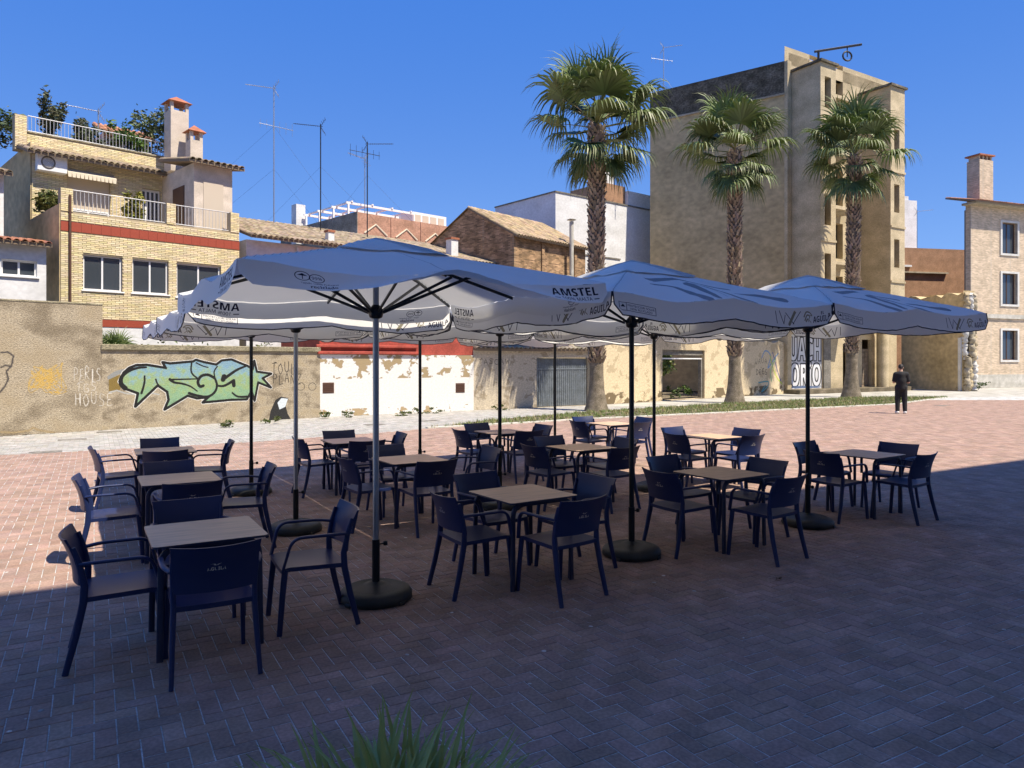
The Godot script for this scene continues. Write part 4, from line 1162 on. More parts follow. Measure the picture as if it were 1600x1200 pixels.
# ---------------------------------------------------------------- tall block
func tall_building() -> void:
	var fd := Vector3(0.85, 0, -0.53)
	var o := W(16.0, 43.2)
	var xf := frame(o, o + fd * 10)
	var t := thing("tall_apartment_block", "tall unfinished-looking ochre apartment block with blank side wall and bays", "apartment block", xf)
	var HT := 19.4
	# party wall leans back at its own angle
	var pd := Vector3(-0.80, 0, -0.60)
	var q := xf.affine_inverse().basis * pd
	var e := q * 8.65
	var st := S()
	var b0 := Vector3(0, 0, 0); var b1 := Vector3(e.x, 0, e.z); var b2 := Vector3(9.0 + e.x, 0, e.z); var b3 := Vector3(11.5, 0, 0)
	var yy := Vector3(0, HT, 0)
	var cc := (b0 + b1 + b2 + b3) / 4
	quad(st, b1, b2, b2 + yy, b1 + yy, b1 + b2 - cc * 2)
	quad(st, b2, b3, b3 + yy, b2 + yy, b2 + b3 - cc * 2)
	quad(st, b0 + yy, b1 + yy, b2 + yy, b3 + yy, Vector3.UP)
	put("rear_walls", done(st), M.cream, t)
	st = S(); quad(st, b0, b1, b1 + yy, b0 + yy, b0 + b1 - cc * 2)
	put("party_wall", done(st), M.umber, t)
	var nn := Vector3(-q.z, 0, q.x) if Vector3(-q.z, 0, q.x).dot(b0 - cc) > 0 else Vector3(q.z, 0, -q.x)
	var bx := Transform3D(Basis(-q, Vector3.UP, (-q).cross(Vector3.UP)), e)
	if bx.basis.z.dot(nn) < 0: bx.basis.z = -bx.basis.z
	st = S(); box(st, Vector3(0, HT - 1.75, -0.05), Vector3(8.65, HT + 0.12, 0.02), bx); put("stained_band", done(st), M.weathered, t)
	st = S(); box(st, Vector3(0, HT - 1.86, -0.05), Vector3(8.65, HT - 1.75, 0.09), bx); put("ledge", done(st), M.beige, t)
	# front on plane z = 0: upper floors
	var gf := 4.2
	var P := 2.13
	var rec := [[2.0, 5.3, 3.0, 7.4], [4.0, 5.3, 5.2, 7.4]]
	var holes := []
	for fl in 5:
		holes.append([2.3, 5.0 + fl * 3.3, 3.2, 7.2 + fl * 3.3])
		holes.append([4.2, 5.0 + fl * 3.3, 5.6, 7.2 + fl * 3.3])
	st = S()
	face(st, 11.5, HT, 0.0, holes + [[0.55, 0.25, 3.6, 3.5], [5.6, 0.25, 6.3, 3.0], [7.6, 0.25, 8.7, 3.3]])
	for h in holes: reveal(st, h, 0.0, -0.4)
	for h in [[0.55, 0.25, 3.6, 3.5], [5.6, 0.25, 6.3, 3.0], [7.6, 0.25, 8.7, 3.3]]: reveal(st, h, 0.0, -0.3)
	put("front_wall", done(st), M.cream, t)
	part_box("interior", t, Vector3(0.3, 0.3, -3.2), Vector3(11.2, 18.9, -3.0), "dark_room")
	part_box("corner_pilaster", t, Vector3(-0.02, 0, 0), Vector3(0.34, HT + 0.1, 0.22), "cream")
	part_box("parapet", t, Vector3(0.36, HT, -0.3), Vector3(11.5, HT + 0.7, 0.0), "cream")
	# bays
	for bay in [[0.36, 1.76, 0], [7.23, 8.76, 1]]:
		var nd := Node3D.new(); nd.name = "bay"; t.add_child(nd, true)
		var bh := []
		for fl in 5:
			var y0: float = (19.4 - 1.3 - 1.75) - fl * 3.35 if bay[2] == 0 else (19.4 - 3.0 - 1.9) - fl * 3.4
			if y0 > gf + 0.4: bh.append([0.38, y0, 0.95, y0 + 1.75])
		var bs := S()
		var bw: float = bay[1] - bay[0]
		face(bs, bw, 18.85, P, bh + [[0.0, 0.0, bw, gf]])
		for h in bh: reveal(bs, h, P, P - 0.35)
		quad(bs, Vector3(0, gf, 0.002), Vector3(0, gf, P), Vector3(0, 18.85, P), Vector3(0, 18.85, 0.002), Vector3(-1, 0, 0))
		quad(bs, Vector3(bw, gf, 0.002), Vector3(bw, gf, P), Vector3(bw, 18.85, P), Vector3(bw, 18.85, 0.002), Vector3(1, 0, 0))
		quad(bs, Vector3(0, gf, 0.002), Vector3(bw, gf, 0.002), Vector3(bw, gf, P), Vector3(0, gf, P), Vector3.DOWN)
		quad(bs, Vector3(0, 18.85, 0.002), Vector3(bw, 18.85, 0.002), Vector3(bw, 18.85, P), Vector3(0, 18.85, P), Vector3.UP)
		nd.position = Vector3(bay[0], 0, 0)
		put("wall", done(bs), M.cream, nd)
		part_box("dark_room", nd, Vector3(0.05, gf + 0.05, 0.05), Vector3(bw - 0.05, 18.8, 0.1), "dark_room")
		part_box("roof_slab", nd, Vector3(-0.12, 18.85, 0.01), Vector3(bw + 0.12, 18.98, P + 0.14), "weathered")
		for h in bh:
			part_box("cornice", nd, Vector3(0.0, h[1] - 0.95, P), Vector3(bw, h[1] - 0.83, P + 0.07), "cream")
			part_box("recessed_frame", nd, Vector3(h[0], h[1], P - 0.3), Vector3(h[0] + 0.06, h[3], P - 0.24), "old_wood")
	for fl in 5:
		var y := 4.35 + fl * 3.3
		var bal := part_box("balcony", t, Vector3(1.77, y, 0.0), Vector3(5.4, y + 0.22, 1.3), "cream", 0.02)
		if fl > 0: part_box("soffit", bal, Vector3(1.9, y - 0.03, 0.1), Vector3(5.2, y - 0.002, 1.1), "beige")
	# ground floor: painted garage front, doors, column
	var mu := Mural.new(xf, 13.4, 20.0, 64)
	var gi := Image.create(512, 512, false, Image.FORMAT_RGB8)
	gi.fill(Color(0.80, 0.80, 0.80))
	for row in [["UACH", 0, 30, 500, 215], ["ORiO", 10, 262, 490, 225]]:
		for dx in [-12, -6, 0, 6, 12]:
			for dy in [-10, 0, 10]: print_text(gi, row[0], Rect2(row[1] + 8 + dx, row[2] + dy, row[3] - 16, row[4]), Color(0.16, 0.16, 0.17), true)
		print_text(gi, row[0], Rect2(row[1] + 8, row[2], row[3] - 16, row[4]), Color(0.84, 0.85, 0.86), true)
	for k in 40: stroke(gi, [Vector2(rng.randf() * 512, 480 + rng.randf() * 30), Vector2(rng.randf() * 512, 500)], 5, Color(0.35, 0.42, 0.55))
	var gm := mat("graffiti_door", Color(1, 1, 1), 0.8); gm.albedo_texture = ImageTexture.create_from_image(gi)
	st = S()
	for v in [[0.55, 0.25, 0, 1], [0.55, 3.5, 0, 0], [3.6, 3.5, 1, 0], [0.55, 0.25, 0, 1], [3.6, 3.5, 1, 0], [3.6, 0.25, 1, 1]]:
		st.set_uv(Vector2(v[2], v[3])); st.add_vertex(Vector3(v[0], v[1], -0.08))
	put("graffiti_shutter", done(st), gm, t)
	part_box("painted_pier", t, Vector3(3.62, 0.25, -0.02), Vector3(4.3, 3.4, 0.06), "grey_render")
	var dr := part_box("street_door", t, Vector3(7.68, 0.25, -0.26), Vector3(8.62, 2.7, -0.2), "old_wood")
	for k in 2:
		for j in 3: part_box("panel", dr, Vector3(7.74 + k * 0.45, 0.4 + j * 0.75, -0.2), Vector3(8.1 + k * 0.45, 1.05 + j * 0.75, -0.18), "old_wood", 0.008)
	part_box("plinth", t, Vector3(-0.1, -0.05, -0.02), Vector3(11.5, 0.25, 1.1), "earth", 0.03)
	st = S(); tube(st, [Vector3(8.9, 0.2, 0.6), Vector3(8.9, gf, 0.6)], 0.36, 18); put("column", done(st), M.cream, t)
	# roof hoist
	var ho := thing("roof_hoist", "black hoist beam with pulley wheel jutting from the tall block's roof", "hoist", xf * Transform3D(Basis(), Vector3(1.2, 18.98, 1.4)))
	st = S()
	sweep(st, [Vector3(0, 0, 0), Vector3(0, 0.9, 0)], round_rect(0.1, 0.1, 0.01), [1.0]); put("post", done(st), M.dark_metal, ho)
	st = S(); sweep(st, [Vector3(-0.2, 0.85, -0.1), Vector3(2.6, 1.5, 1.0)], round_rect(0.12, 0.12, 0.01), [1.0]); put("beam", done(st), M.dark_metal, ho)
	st = S()
	var ring := []
	for k in 17: ring.append(Vector3(1.75, 0.75, 0.66) + Vector3(cos(TAU * k / 16) * 0.27, sin(TAU * k / 16) * 0.27, cos(TAU * k / 16) * 0.1))
	tube(st, ring, 0.05, 6)
	tube(st, [Vector3(1.75, 1.3, 0.66), Vector3(1.75, 0.7, 0.66)], 0.03, 6)
	put("pulley", done(st), M.dark_metal, ho)

# ---------------------------------------------------------------- right end of the street
func right_side() -> void:
	var st: SurfaceTool
	# broken party wall
	var xf := frame(W(27.3, 51.6), W(28.7, 46.8))
	var t := thing("broken_party_wall", "old brown rubble wall with torn plaster end beside the brick building", "wall", xf)
	st = S(); wall_solid(st, 5.0, 6.4, 0.9, [], ragged(5.0, 6.4, 0.4, 0.35)); put("wall", done(st), M.umber, t)
	for k in 9:
		st = S()
		var pp := []; var ps := []
		var bx := 4.95 + rng.randf() * 0.25; var bz := -0.85 + (k % 3) * 0.35
		for q in 22:
			pp.append(Vector3(bx + rng.randf_range(-0.09, 0.09), (k / 3) * 2.0 + q * 0.105, bz + rng.randf_range(-0.06, 0.06))); ps.append(rng.randf_range(0.7, 1.3))
		sweep(st, pp, ngon(5, 0.19), ps)
		put("torn_plaster", done(st), M[["whitewash", "cream", "beige"][(k + k / 3) % 3]], t)
	part_box("white_post", t, Vector3(4.7, 0, 0.0), Vector3(4.9, 3.4, 0.12), "whitewash")
	# pale brick building
	xf = frame(W(32.6, 52.3), W(32.6 + 28, 52.3 + 10.7))
	t = thing("pale_brick_building", "pale brick building with stone-framed windows and overhanging tiled eave", "building", xf)
	var holes := []
	for k in 5:
		for fl in 3: holes.append([3.15 + k * 4.2, [2.0, 6.05, 9.75][fl], 4.75 + k * 4.2, [4.15, 8.3, 12.0][fl]])
	st = S(); wall_solid(st, 24.0, 13.0, 0.4, holes); put("wall", done(st), M.far_brick, t)
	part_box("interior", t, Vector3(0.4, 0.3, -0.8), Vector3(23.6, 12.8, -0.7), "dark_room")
	part_box("rear_block", t, Vector3(2.2, 0, -2.0), Vector3(23.8, 13.0, -0.9), "tan")
	part_box("plinth", t, Vector3(-0.03, 0, 0.0), Vector3(24.0, 0.95, 0.06), "kerb")
	part_box("string_course", t, Vector3(-0.05, 5.0, 0.0), Vector3(24.0, 5.3, 0.12), "kerb")
	part_box("eave", t, Vector3(-0.4, 13.0, -0.4), Vector3(24.0, 13.15, 0.7), "beige")
	tile_roof(t, -0.5, 24.0, Vector2(0.8, 13.17), Vector2(-1.6, 13.8), Color(0.45, 0.22, 0.13))
	for h in holes:
		for bx in [[h[0] - 0.18, h[1] - 0.15, h[2] + 0.18, h[1]], [h[0] - 0.18, h[3], h[2] + 0.18, h[3] + 0.15], [h[0] - 0.18, h[1], h[0], h[3]], [h[2], h[1], h[2] + 0.18, h[3]]]:
			part_box("stone_frame", t, Vector3(bx[0], bx[1], -0.1), Vector3(bx[2], bx[3], 0.07), "whitewash")
		window(t, h, -0.1, 2, "brown_metal")
	var ch := part_box("chimney", t, Vector3(1.7, 13.2, -1.6), Vector3(3.1, 16.6, -0.6), "far_brick")
	part_box("cap", ch, Vector3(1.6, 16.9, -1.7), Vector3(3.2, 17.0, -0.5), "terracotta")
	for k in 4: part_box("cap_post", ch, Vector3(1.75 + k * 0.4, 16.6, -1.5), Vector3(1.9 + k * 0.4, 16.9, -0.7), "far_brick")
	antenna(xf * Vector3(5.0, 14.0, -3.0), 3.2, 3.0, 0, "antenna on the pale brick building's roof")
	# orange-brown building between
	xf = frame(W(31.0, 60.5), W(45.0, 63.5))
	t = thing("terracotta_building", "flat terracotta-coloured building between the tall block and the pale brick one", "building", xf)
	part_box("wall", t, Vector3(-3, 0, -8), Vector3(14, 11.3, 0), "tan")
	for k in [[-3.0, 9.2, 5.5], [-3.0, 6.6, 3.5]]: part_box("ledge", t, Vector3(k[0], k[1], 0), Vector3(k[2], k[1] + 0.12, 0.25), "beige")
	part_box("opening", t, Vector3(2.2, 5.0, -0.01), Vector3(9, 6.2, 0.012), "dark_room")
	part_box("wall_light", t, Vector3(0.4, 9.7, 0), Vector3(2.0, 9.85, 0.2), "white_paint")
	antenna(xf * Vector3(4.4, 11.3, -2.0), 3.6, 0.3, 0, "antenna on the terracotta building's flat roof")
	xf = frame(W(37.5, 71), W(45, 73))
	t = thing("far_white_building", "narrow white building seen past the tall block", "building", xf)
	part_box("wall", t, Vector3(-1.0, 0, -6), Vector3(1.9, 17.5, 0), "white_wall")
	part_box("parapet", t, Vector3(-1.0, 17.5, -6), Vector3(1.0, 17.9, -0.1), "white_wall")
	var wd := thing("weed_clump", "green weeds at the foot of the broken party wall", "weeds", Transform3D(Basis(), W(29.2, 47.2)))
	put("foliage", leaf_cloud(Vector3(0, 0.3, 0), Vector3(1.2, 0.35, 0.5), 300, 0.09, Color(0.07, 0.11, 0.03), 91), M.leaf, wd)

# ---------------------------------------------------------------- the building behind the terrace, whose shade covers it
func shade_building() -> void:
	var c0 := -1.45
	var a := RH * -22.0 + CH * c0
	var xf := Transform3D(Basis(-RH, Vector3.UP, (-RH).cross(Vector3.UP)), RH * 36.0 + CH * c0)
	var t := thing("terrace_side_building", "five-storey rendered building standing behind the terrace planter", "building", xf)
	var holes := []
	for fl in 5:
		for k in 14: holes.append([1.6 + k * 4.0, 1.0 + fl * 3.3 if fl else 0.3, 3.0 + k * 4.0, 2.6 + fl * 3.3])
	var st := S()
	wall_solid(st, 58.0, 17.0, 0.4, holes)
	put("wall", done(st), M.pink_plaster, t)
	part_box("core", t, Vector3(0, 0, -10), Vector3(58, 17.0, -0.41), "grey_render")
	for h in holes: window(t, h, 0.0)

# ---------------------------------------------------------------- palms
var FRONDS := {}
func frond_mesh(v: int) -> Mesh:
	if FRONDS.has(v): return FRONDS[v]
	var elev: float = deg_to_rad([68.0, 38.0, 8.0, -28.0, -58.0][v])
	var g := RandomNumberGenerator.new(); g.seed = 100 + v
	var st := S()
	var d := Vector3(cos(elev), sin(elev), 0); var up := Vector3(-sin(elev), cos(elev), 0); var side := Vector3(0, 0, 1)
	# petiole, bending under the weight of the blade
	var pl := 1.0
	var pts := []
	for k in 5:
		var t := k / 4.0
		pts.append(d * pl * t + Vector3(0, -0.10 * t * t, 0) * (1.0 if v < 4 else 0.3))
	st.set_color(Color(0.20, 0.21, 0.065))
	sweep(st, pts, round_rect(0.045, 0.025, 0.008), [1.3, 1.0, 0.8, 0.6, 0.5], up)
	var hub: Vector3 = pts[4]
	var n := 34
	for i in n:
		var a := lerpf(-2.0, 2.0, (i + 0.5) / n) + g.randf_range(-0.03, 0.03)
		var dir := (d * cos(a) + side * sin(a) + up * 0.12).normalized()
		var len := (1.22 - 0.2 * absf(a) / 2.0) * g.randf_range(0.85, 1.12)
		var across := up.cross(dir).normalized()
		var p := hub
		var seg := 6
		var prev_l: Vector3; var prev_r: Vector3
		var heading := dir
		var tone := g.randf_range(0.75, 1.25)
		for k in seg + 1:
			var t := float(k) / seg
			var w := 0.042 * (0.35 + 2.2 * t) if t < 0.3 else 0.042 * 1.01 * (1.0 - (t - 0.3) / 0.72)
			var fold := up * w * (0.5 if i % 2 else -0.5)
			var l := p - across * w + fold; var r := p + across * w
			if k > 0:
				var dry := maxf(0.0, t - 0.75) * 2.4 * g.randf()
				st.set_color(Color(0.14, 0.185, 0.06).lerp(Color(0.36, 0.31, 0.17), clampf(dry, 0, 1)) * tone)
				quad(st, prev_l, prev_r, r, l, up)
			prev_l = l; prev_r = r
			if t > 0.36: heading = (heading + Vector3(0, -0.78 * [0.5, 0.75, 1.0, 1.0, 1.0][v] * g.randf_range(0.6, 1.4), 0)).normalized()
			p += heading * len / seg
	FRONDS[v] = done(st).commit()
	return FRONDS[v]
func palm(i: int) -> void:
	var spec: Array = [[gp(932, 642), 10.9, 2.0, 0.33, 1.58, "tallest-looking fan palm in front of the grey garage door"], [gp(1148, 629.5), 11.6, 2.3, 0.33, 1.45, "middle fan palm standing before the crumbling cream facade"], [gp(1330, 620.5), 12.8, 2.5, 0.36, 1.62, "fan palm standing before the white lettering graffiti"]][i]
	var t := thing("fan_palm", spec[5], "palm tree", Transform3D(Basis(Vector3.UP, i * 1.3), spec[0]), "fan palms along the grass strip")
	var g := RandomNumberGenerator.new(); g.seed = 20 + i
	var H: float = spec[1]; var hs: float = spec[2]; var r: float = spec[3]
	var lean := Vector3([0.0, 0.02, -0.012][i], 0, 0.0)
	var st := S()
	var pts := []; var sc := []
	for k in 9:
		var y := hs * k / 8.0
		pts.append(Vector3(0, y - 0.05, 0) + lean * y)
		sc.append(0.82 + 0.75 * pow(1.0 - k / 8.0, 3.2) + g.randf_range(-0.015, 0.015))
	sweep(st, pts, ngon(20, r * 0.97), sc)
	put("trunk_base", done(st), M.palm_base, t)
	st = S()
	st.set_color(Color(0.5, 0.5, 0.5))
	pts = []; sc = []
	for k in 15:
		var y := lerpf(hs - 0.05, H, k / 14.0)
		pts.append(Vector3(0, y, 0) + lean * y); sc.append(g.randf_range(0.93, 1.03) * (1.0 if k < 13 else 0.8))
	sweep(st, pts, ngon(14, r * 0.82), sc)
	put("trunk", done(st), M.palm_stub, t)
	# leaf bases: split stubs in a spiral
	var sb := S()
	quad(sb, Vector3(-0.075, -0.06, 0), Vector3(0.075, -0.06, 0), Vector3(0.03, 0.13, 0.085), Vector3(-0.03, 0.13, 0.085), Vector3(0, 0.2, 1))
	quad(sb, Vector3(-0.075, -0.06, -0.02), Vector3(0.075, -0.06, -0.02), Vector3(0.03, 0.13, 0.05), Vector3(-0.03, 0.13, 0.05), Vector3(0, -0.2, -1))
	tri(sb, Vector3(-0.075, -0.06, 0), Vector3(-0.03, 0.13, 0.085), Vector3(-0.03, 0.13, 0.05), Vector3(-1, 0, 0))
	tri(sb, Vector3(0.075, -0.06, 0), Vector3(0.03, 0.13, 0.085), Vector3(0.03, 0.13, 0.05), Vector3(1, 0, 0))
	quad(sb, Vector3(-0.03, 0.13, 0.085), Vector3(0.03, 0.13, 0.085), Vector3(0.03, 0.13, 0.05), Vector3(-0.03, 0.13, 0.05), Vector3.UP)
	var xfs := []; var cols := []
	var y := hs - 0.1
	var row := 0
	while y < H - 0.05:
		for k in 11:
			var a := TAU * (k + 0.5 * (row % 2)) / 11 + g.randf_range(-0.12, 0.12)
			var s := g.randf_range(0.8, 1.25)
			var b := Basis(Vector3.UP, a) * Basis(Vector3(1, 0, 0), g.randf_range(-0.2, 0.35)) * Basis.from_scale(Vector3(s, s * g.randf_range(0.8, 1.3), s))
			xfs.append(Transform3D(b, Vector3(sin(a) * r * 0.82, y + g.randf_range(-0.03, 0.03), cos(a) * r * 0.82) + lean * y))
			var c := g.randf_range(0.55, 1.5)
			cols.append(Color(c, c * g.randf_range(0.9, 1.0), c * g.randf_range(0.8, 1.0)))
		y += 0.13; row += 1
	copies("leaf_stubs", done(sb).commit(), M.palm_stub, xfs, cols, t)
	for k in 38:
		var v: int = [0, 0, 1, 1, 2, 2, 3, 3, 4, 4, 1][k % 11]
		var o := putm("frond", frond_mesh(v), M.palm_leaf, t)
		var s: float = spec[4] * g.randf_range(0.8, 1.08) * (1.0 if v < 3 else 0.8)
		o.transform = Transform3D(Basis(Vector3.UP, k * 2.399 + g.randf_range(-0.25, 0.25)) * Basis(Vector3(0, 0, 1), g.randf_range(-0.16, 0.16)) * Basis(Vector3(1, 0, 0), g.randf_range(-0.25, 0.25)) * Basis.from_scale(Vector3(s, s, s)), Vector3(0, H - 0.15 + [0.35, 0.2, 0.0, -0.2, -0.35][v], 0) + lean * H)
	# a few bare old leaf stalks
	for k in 4:
		var ss := S()
		ss.set_color(Color(1.2, 1.0, 0.9))
		var a := g.randf() * TAU
		var dd := Vector3(cos(a), g.randf_range(0.1, 0.9), sin(a)).normalized()
		tube(ss, [Vector3(0, H, 0), Vector3(0, H, 0) + dd * 1.1, Vector3(0, H, 0) + dd * 2.0 + Vector3(0, -0.25, 0)], 0.016, 5, [1.4, 1.0, 0.4])
		put("stalk", done(ss), M.palm_stub, t)

# ---------------------------------------------------------------- terrace furniture
func make_chair() -> Node3D:
	var t := Node3D.new(); t.name = "armchair"
	var m: Material = M.chair
	var leg := round_rect(0.042, 0.03, 0.01)
	for s in [-1, 1]:
		var st := S()
		sweep(st, [Vector3(0.235 * s, 0, 0.245), Vector3(0.228 * s, 0.25, 0.225), Vector3(0.222 * s, 0.445, 0.205)], leg, [0.86, 0.95, 1.05], Vector3(s, 0, 0.0))
		put("leg", done(st), m, t)
		st = S()   # rear leg running on as the back post
		sweep(st, [Vector3(0.245 * s, 0, -0.30), Vector3(0.235 * s, 0.22, -0.245), Vector3(0.226 * s, 0.42, -0.205), Vector3(0.228 * s, 0.52, -0.20), Vector3(0.236 * s, 0.66, -0.225), Vector3(0.240 * s, 0.76, -0.255)], leg, [0.86, 1.0, 1.1, 1.0, 0.8, 0.5], Vector3(s, 0, 0))
		put("leg", done(st), m, t)
		st = S()   # arm: out of the back post, forward, and bent down to the seat front
		var p := [Vector3(0.238 * s, 0.655, -0.222)]
		p += bend(p[0], Vector3(0.272 * s, 0.665, -0.13), Vector3(0.275 * s, 0.668, 0.16), 0.05, 3)
		p += bend(Vector3(0.272 * s, 0.665, -0.13), Vector3(0.275 * s, 0.668, 0.165), Vector3(0.243 * s, 0.44, 0.225), 0.075, 6)
		p.append(Vector3(0.243 * s, 0.44, 0.225))
		sweep(st, p, round_rect(0.034, 0.02, 0.008), [1.0], Vector3(0, 1, 0.2))
		put("armrest", done(st), m, t)
	# seat: dished sheet with a rolled front edge
	var st := S()
	var n := 8
	var T := func(i: float, j: float):
		var u := -1.0 + 2.0 * i / n; var v := -1.0 + 2.0 * j / n
		var y := 0.455 - 0.012 * (1 - u * u) * (1 - v * v * 0.6) + 0.006 * v
		if j == n: y -= 0.012
		return Vector3(u * (0.236 - 0.008 * (1 + v) * 0.5), y, v * 0.225 + 0.005)
	st.set_smooth_group(0)
	for i in n:
		for j in n:
			quad(st, T.call(i, j), T.call(i + 1, j), T.call(i + 1, j + 1), T.call(i, j + 1), Vector3.UP)
	st.set_smooth_group(1)
	var dn := Vector3(0, -0.03, 0)
	for i in n:
		for j in n: quad(st, T.call(i, j) + dn, T.call(i + 1, j) + dn, T.call(i + 1, j + 1) + dn, T.call(i, j + 1) + dn, Vector3.DOWN)
	st.set_smooth_group(-1)
	for k in n:
		quad(st, T.call(k, 0), T.call(k + 1, 0), T.call(k + 1, 0) + dn, T.call(k, 0) + dn, Vector3(0, 0, -1)); quad(st, T.call(k, n), T.call(k + 1, n), T.call(k + 1, n) + dn, T.call(k, n) + dn, Vector3(0, 0, 1))
		quad(st, T.call(0, k), T.call(0, k + 1), T.call(0, k + 1) + dn, T.call(0, k) + dn, Vector3(-1, 0, 0)); quad(st, T.call(n, k), T.call(n, k + 1), T.call(n, k + 1) + dn, T.call(n, k) + dn, Vector3(1, 0, 0))
	put("seat", done(st), m, t)
	# backrest: panel bowed backwards
	st = S()
	var B := func(i: float, j: float, o: float):
		var u := -1.0 + 2.0 * i / 12; var v := j / 5.0
		var y := lerpf(0.525, 0.815 - 0.012 * (1 - u * u), v)
		return Vector3(u * lerpf(0.228, 0.252, v), y, -0.215 - 0.085 * v * v * 0.9 - 0.045 * (1 - u * u) + o)
	for o in [[0.0, 1], [-0.014, -1]]:
		st.set_smooth_group(0 if o[1] > 0 else 1)
		for i in 12:
			for j in 5: quad(st, B.call(i, j, o[0]), B.call(i + 1, j, o[0]), B.call(i + 1, j + 1, o[0]), B.call(i, j + 1, o[0]), Vector3(0, 0.2 * o[1], o[1]))
	st.set_smooth_group(-1)
	for i in 12:
		quad(st, B.call(i, 5, 0.0), B.call(i + 1, 5, 0.0), B.call(i + 1, 5, -0.014), B.call(i, 5, -0.014), Vector3.UP); quad(st, B.call(i, 0, 0.0), B.call(i + 1, 0, 0.0), B.call(i + 1, 0, -0.014), B.call(i, 0, -0.014), Vector3.DOWN)
	for j in 5:
		quad(st, B.call(0, j, 0.0), B.call(0, j + 1, 0.0), B.call(0, j + 1, -0.014), B.call(0, j, -0.014), Vector3(-1, 0, 0)); quad(st, B.call(12, j, 0.0), B.call(12, j + 1, 0.0), B.call(12, j + 1, -0.014), B.call(12, j, -0.014), Vector3(1, 0, 0))
	var back := put("backrest", done(st), m, t)
	# printed emblem and word on the outer face of the back
	st = S()
	var on_back := func(x: float, y: float):   # x to the right as seen from behind
		var v: float = (y - 0.525) / 0.285
		var u: float = -x / 0.24
		return Vector3(-x, y, -0.2165 - 0.0765 * v * v - 0.045 * (1 - u * u) - 0.014)
	for tr in glyphs("AGUILA", true):
		var q := []
		for p in tr: q.append(on_back.call(-0.052 + p.x * 0.104, 0.655 + p.y * 0.021))
		tri(st, q[0], q[1], q[2], Vector3(0, 0, -1))
	for sw in [[[-0.042, 0.695], [-0.008, 0.728], [0.044, 0.722], [0.014, 0.712], [-0.012, 0.695]], [[-0.02, 0.69], [0.01, 0.705], [0.03, 0.70], [0.015, 0.692], [0.0, 0.684]], [[-0.046, 0.712], [-0.015, 0.748], [0.028, 0.75], [0.0, 0.735], [-0.03, 0.706]]]:
		for k in range(1, sw.size() - 1): tri(st, on_back.call(sw[0][0], sw[0][1]), on_back.call(sw[k][0], sw[k][1]), on_back.call(sw[k + 1][0], sw[k + 1][1]), Vector3(0, 0, -1))
	put("emblem", done(st), M.logo, back)
	return t
func make_table() -> Node3D:
	var t := Node3D.new(); t.name = "cafe_table"
	var st := S()
	var pr := []
	for c in [[1, 1, 0], [-1, 1, 1], [-1, -1, 2], [1, -1, 3]]:
		for k in 5:
			var a: float = PI / 2 * (c[2] + k / 4.0)
			pr.append(Vector2(c[0] * 0.315 + cos(a) * 0.035, c[1] * 0.315 + sin(a) * 0.035))
	for lv in [[0.73, 0.0, 1]]:
		for k in range(1, pr.size() - 1):
			var tri_pts := [pr[0], pr[k], pr[k + 1]]
			var vs := []
			for p in tri_pts: vs.append(Vector3(p.x, 0.73, p.y))
			if (vs[0] - vs[2]).cross(vs[0] - vs[1]).y < 0: vs = [vs[0], vs[2], vs[1]]
			for v in vs:
				st.set_uv(Vector2(v.x / 0.7 + 0.5, v.z / 0.7 + 0.5)); st.add_vertex(v)
	put("tabletop", done(st), M.laminate, t)
	st = S()
	for k in pr.size():
		var p: Vector2 = pr[k]; var q: Vector2 = pr[(k + 1) % pr.size()]
		quad(st, Vector3(p.x, 0.7298, p.y), Vector3(q.x, 0.7298, q.y), Vector3(q.x, 0.716, q.y), Vector3(p.x, 0.716, p.y), Vector3(p.x, 0, p.y))
		tri(st, Vector3(0, 0.716, 0), Vector3(p.x, 0.716, p.y), Vector3(q.x, 0.716, q.y), Vector3.DOWN)
	put("edge", done(st), M.table_leg, t)
	for s in [[-1, -1], [1, -1], [1, 1], [-1, 1]]:
		st = S()
		var p := [Vector3(0.305 * s[0], 0, 0.305 * s[1])]
		p += bend(p[0], Vector3(0.295 * s[0], 0.70, 0.295 * s[1]), Vector3(0, 0.70, 0.295 * s[1]), 0.1, 6)
		p.append(Vector3(0.0, 0.70, 0.295 * s[1]))
		sweep(st, p, round_rect(0.04, 0.026, 0.008), [1.0], Vector3(0, 0.02, s[1]))
		put("leg", done(st), M.table_leg, t)
	return t
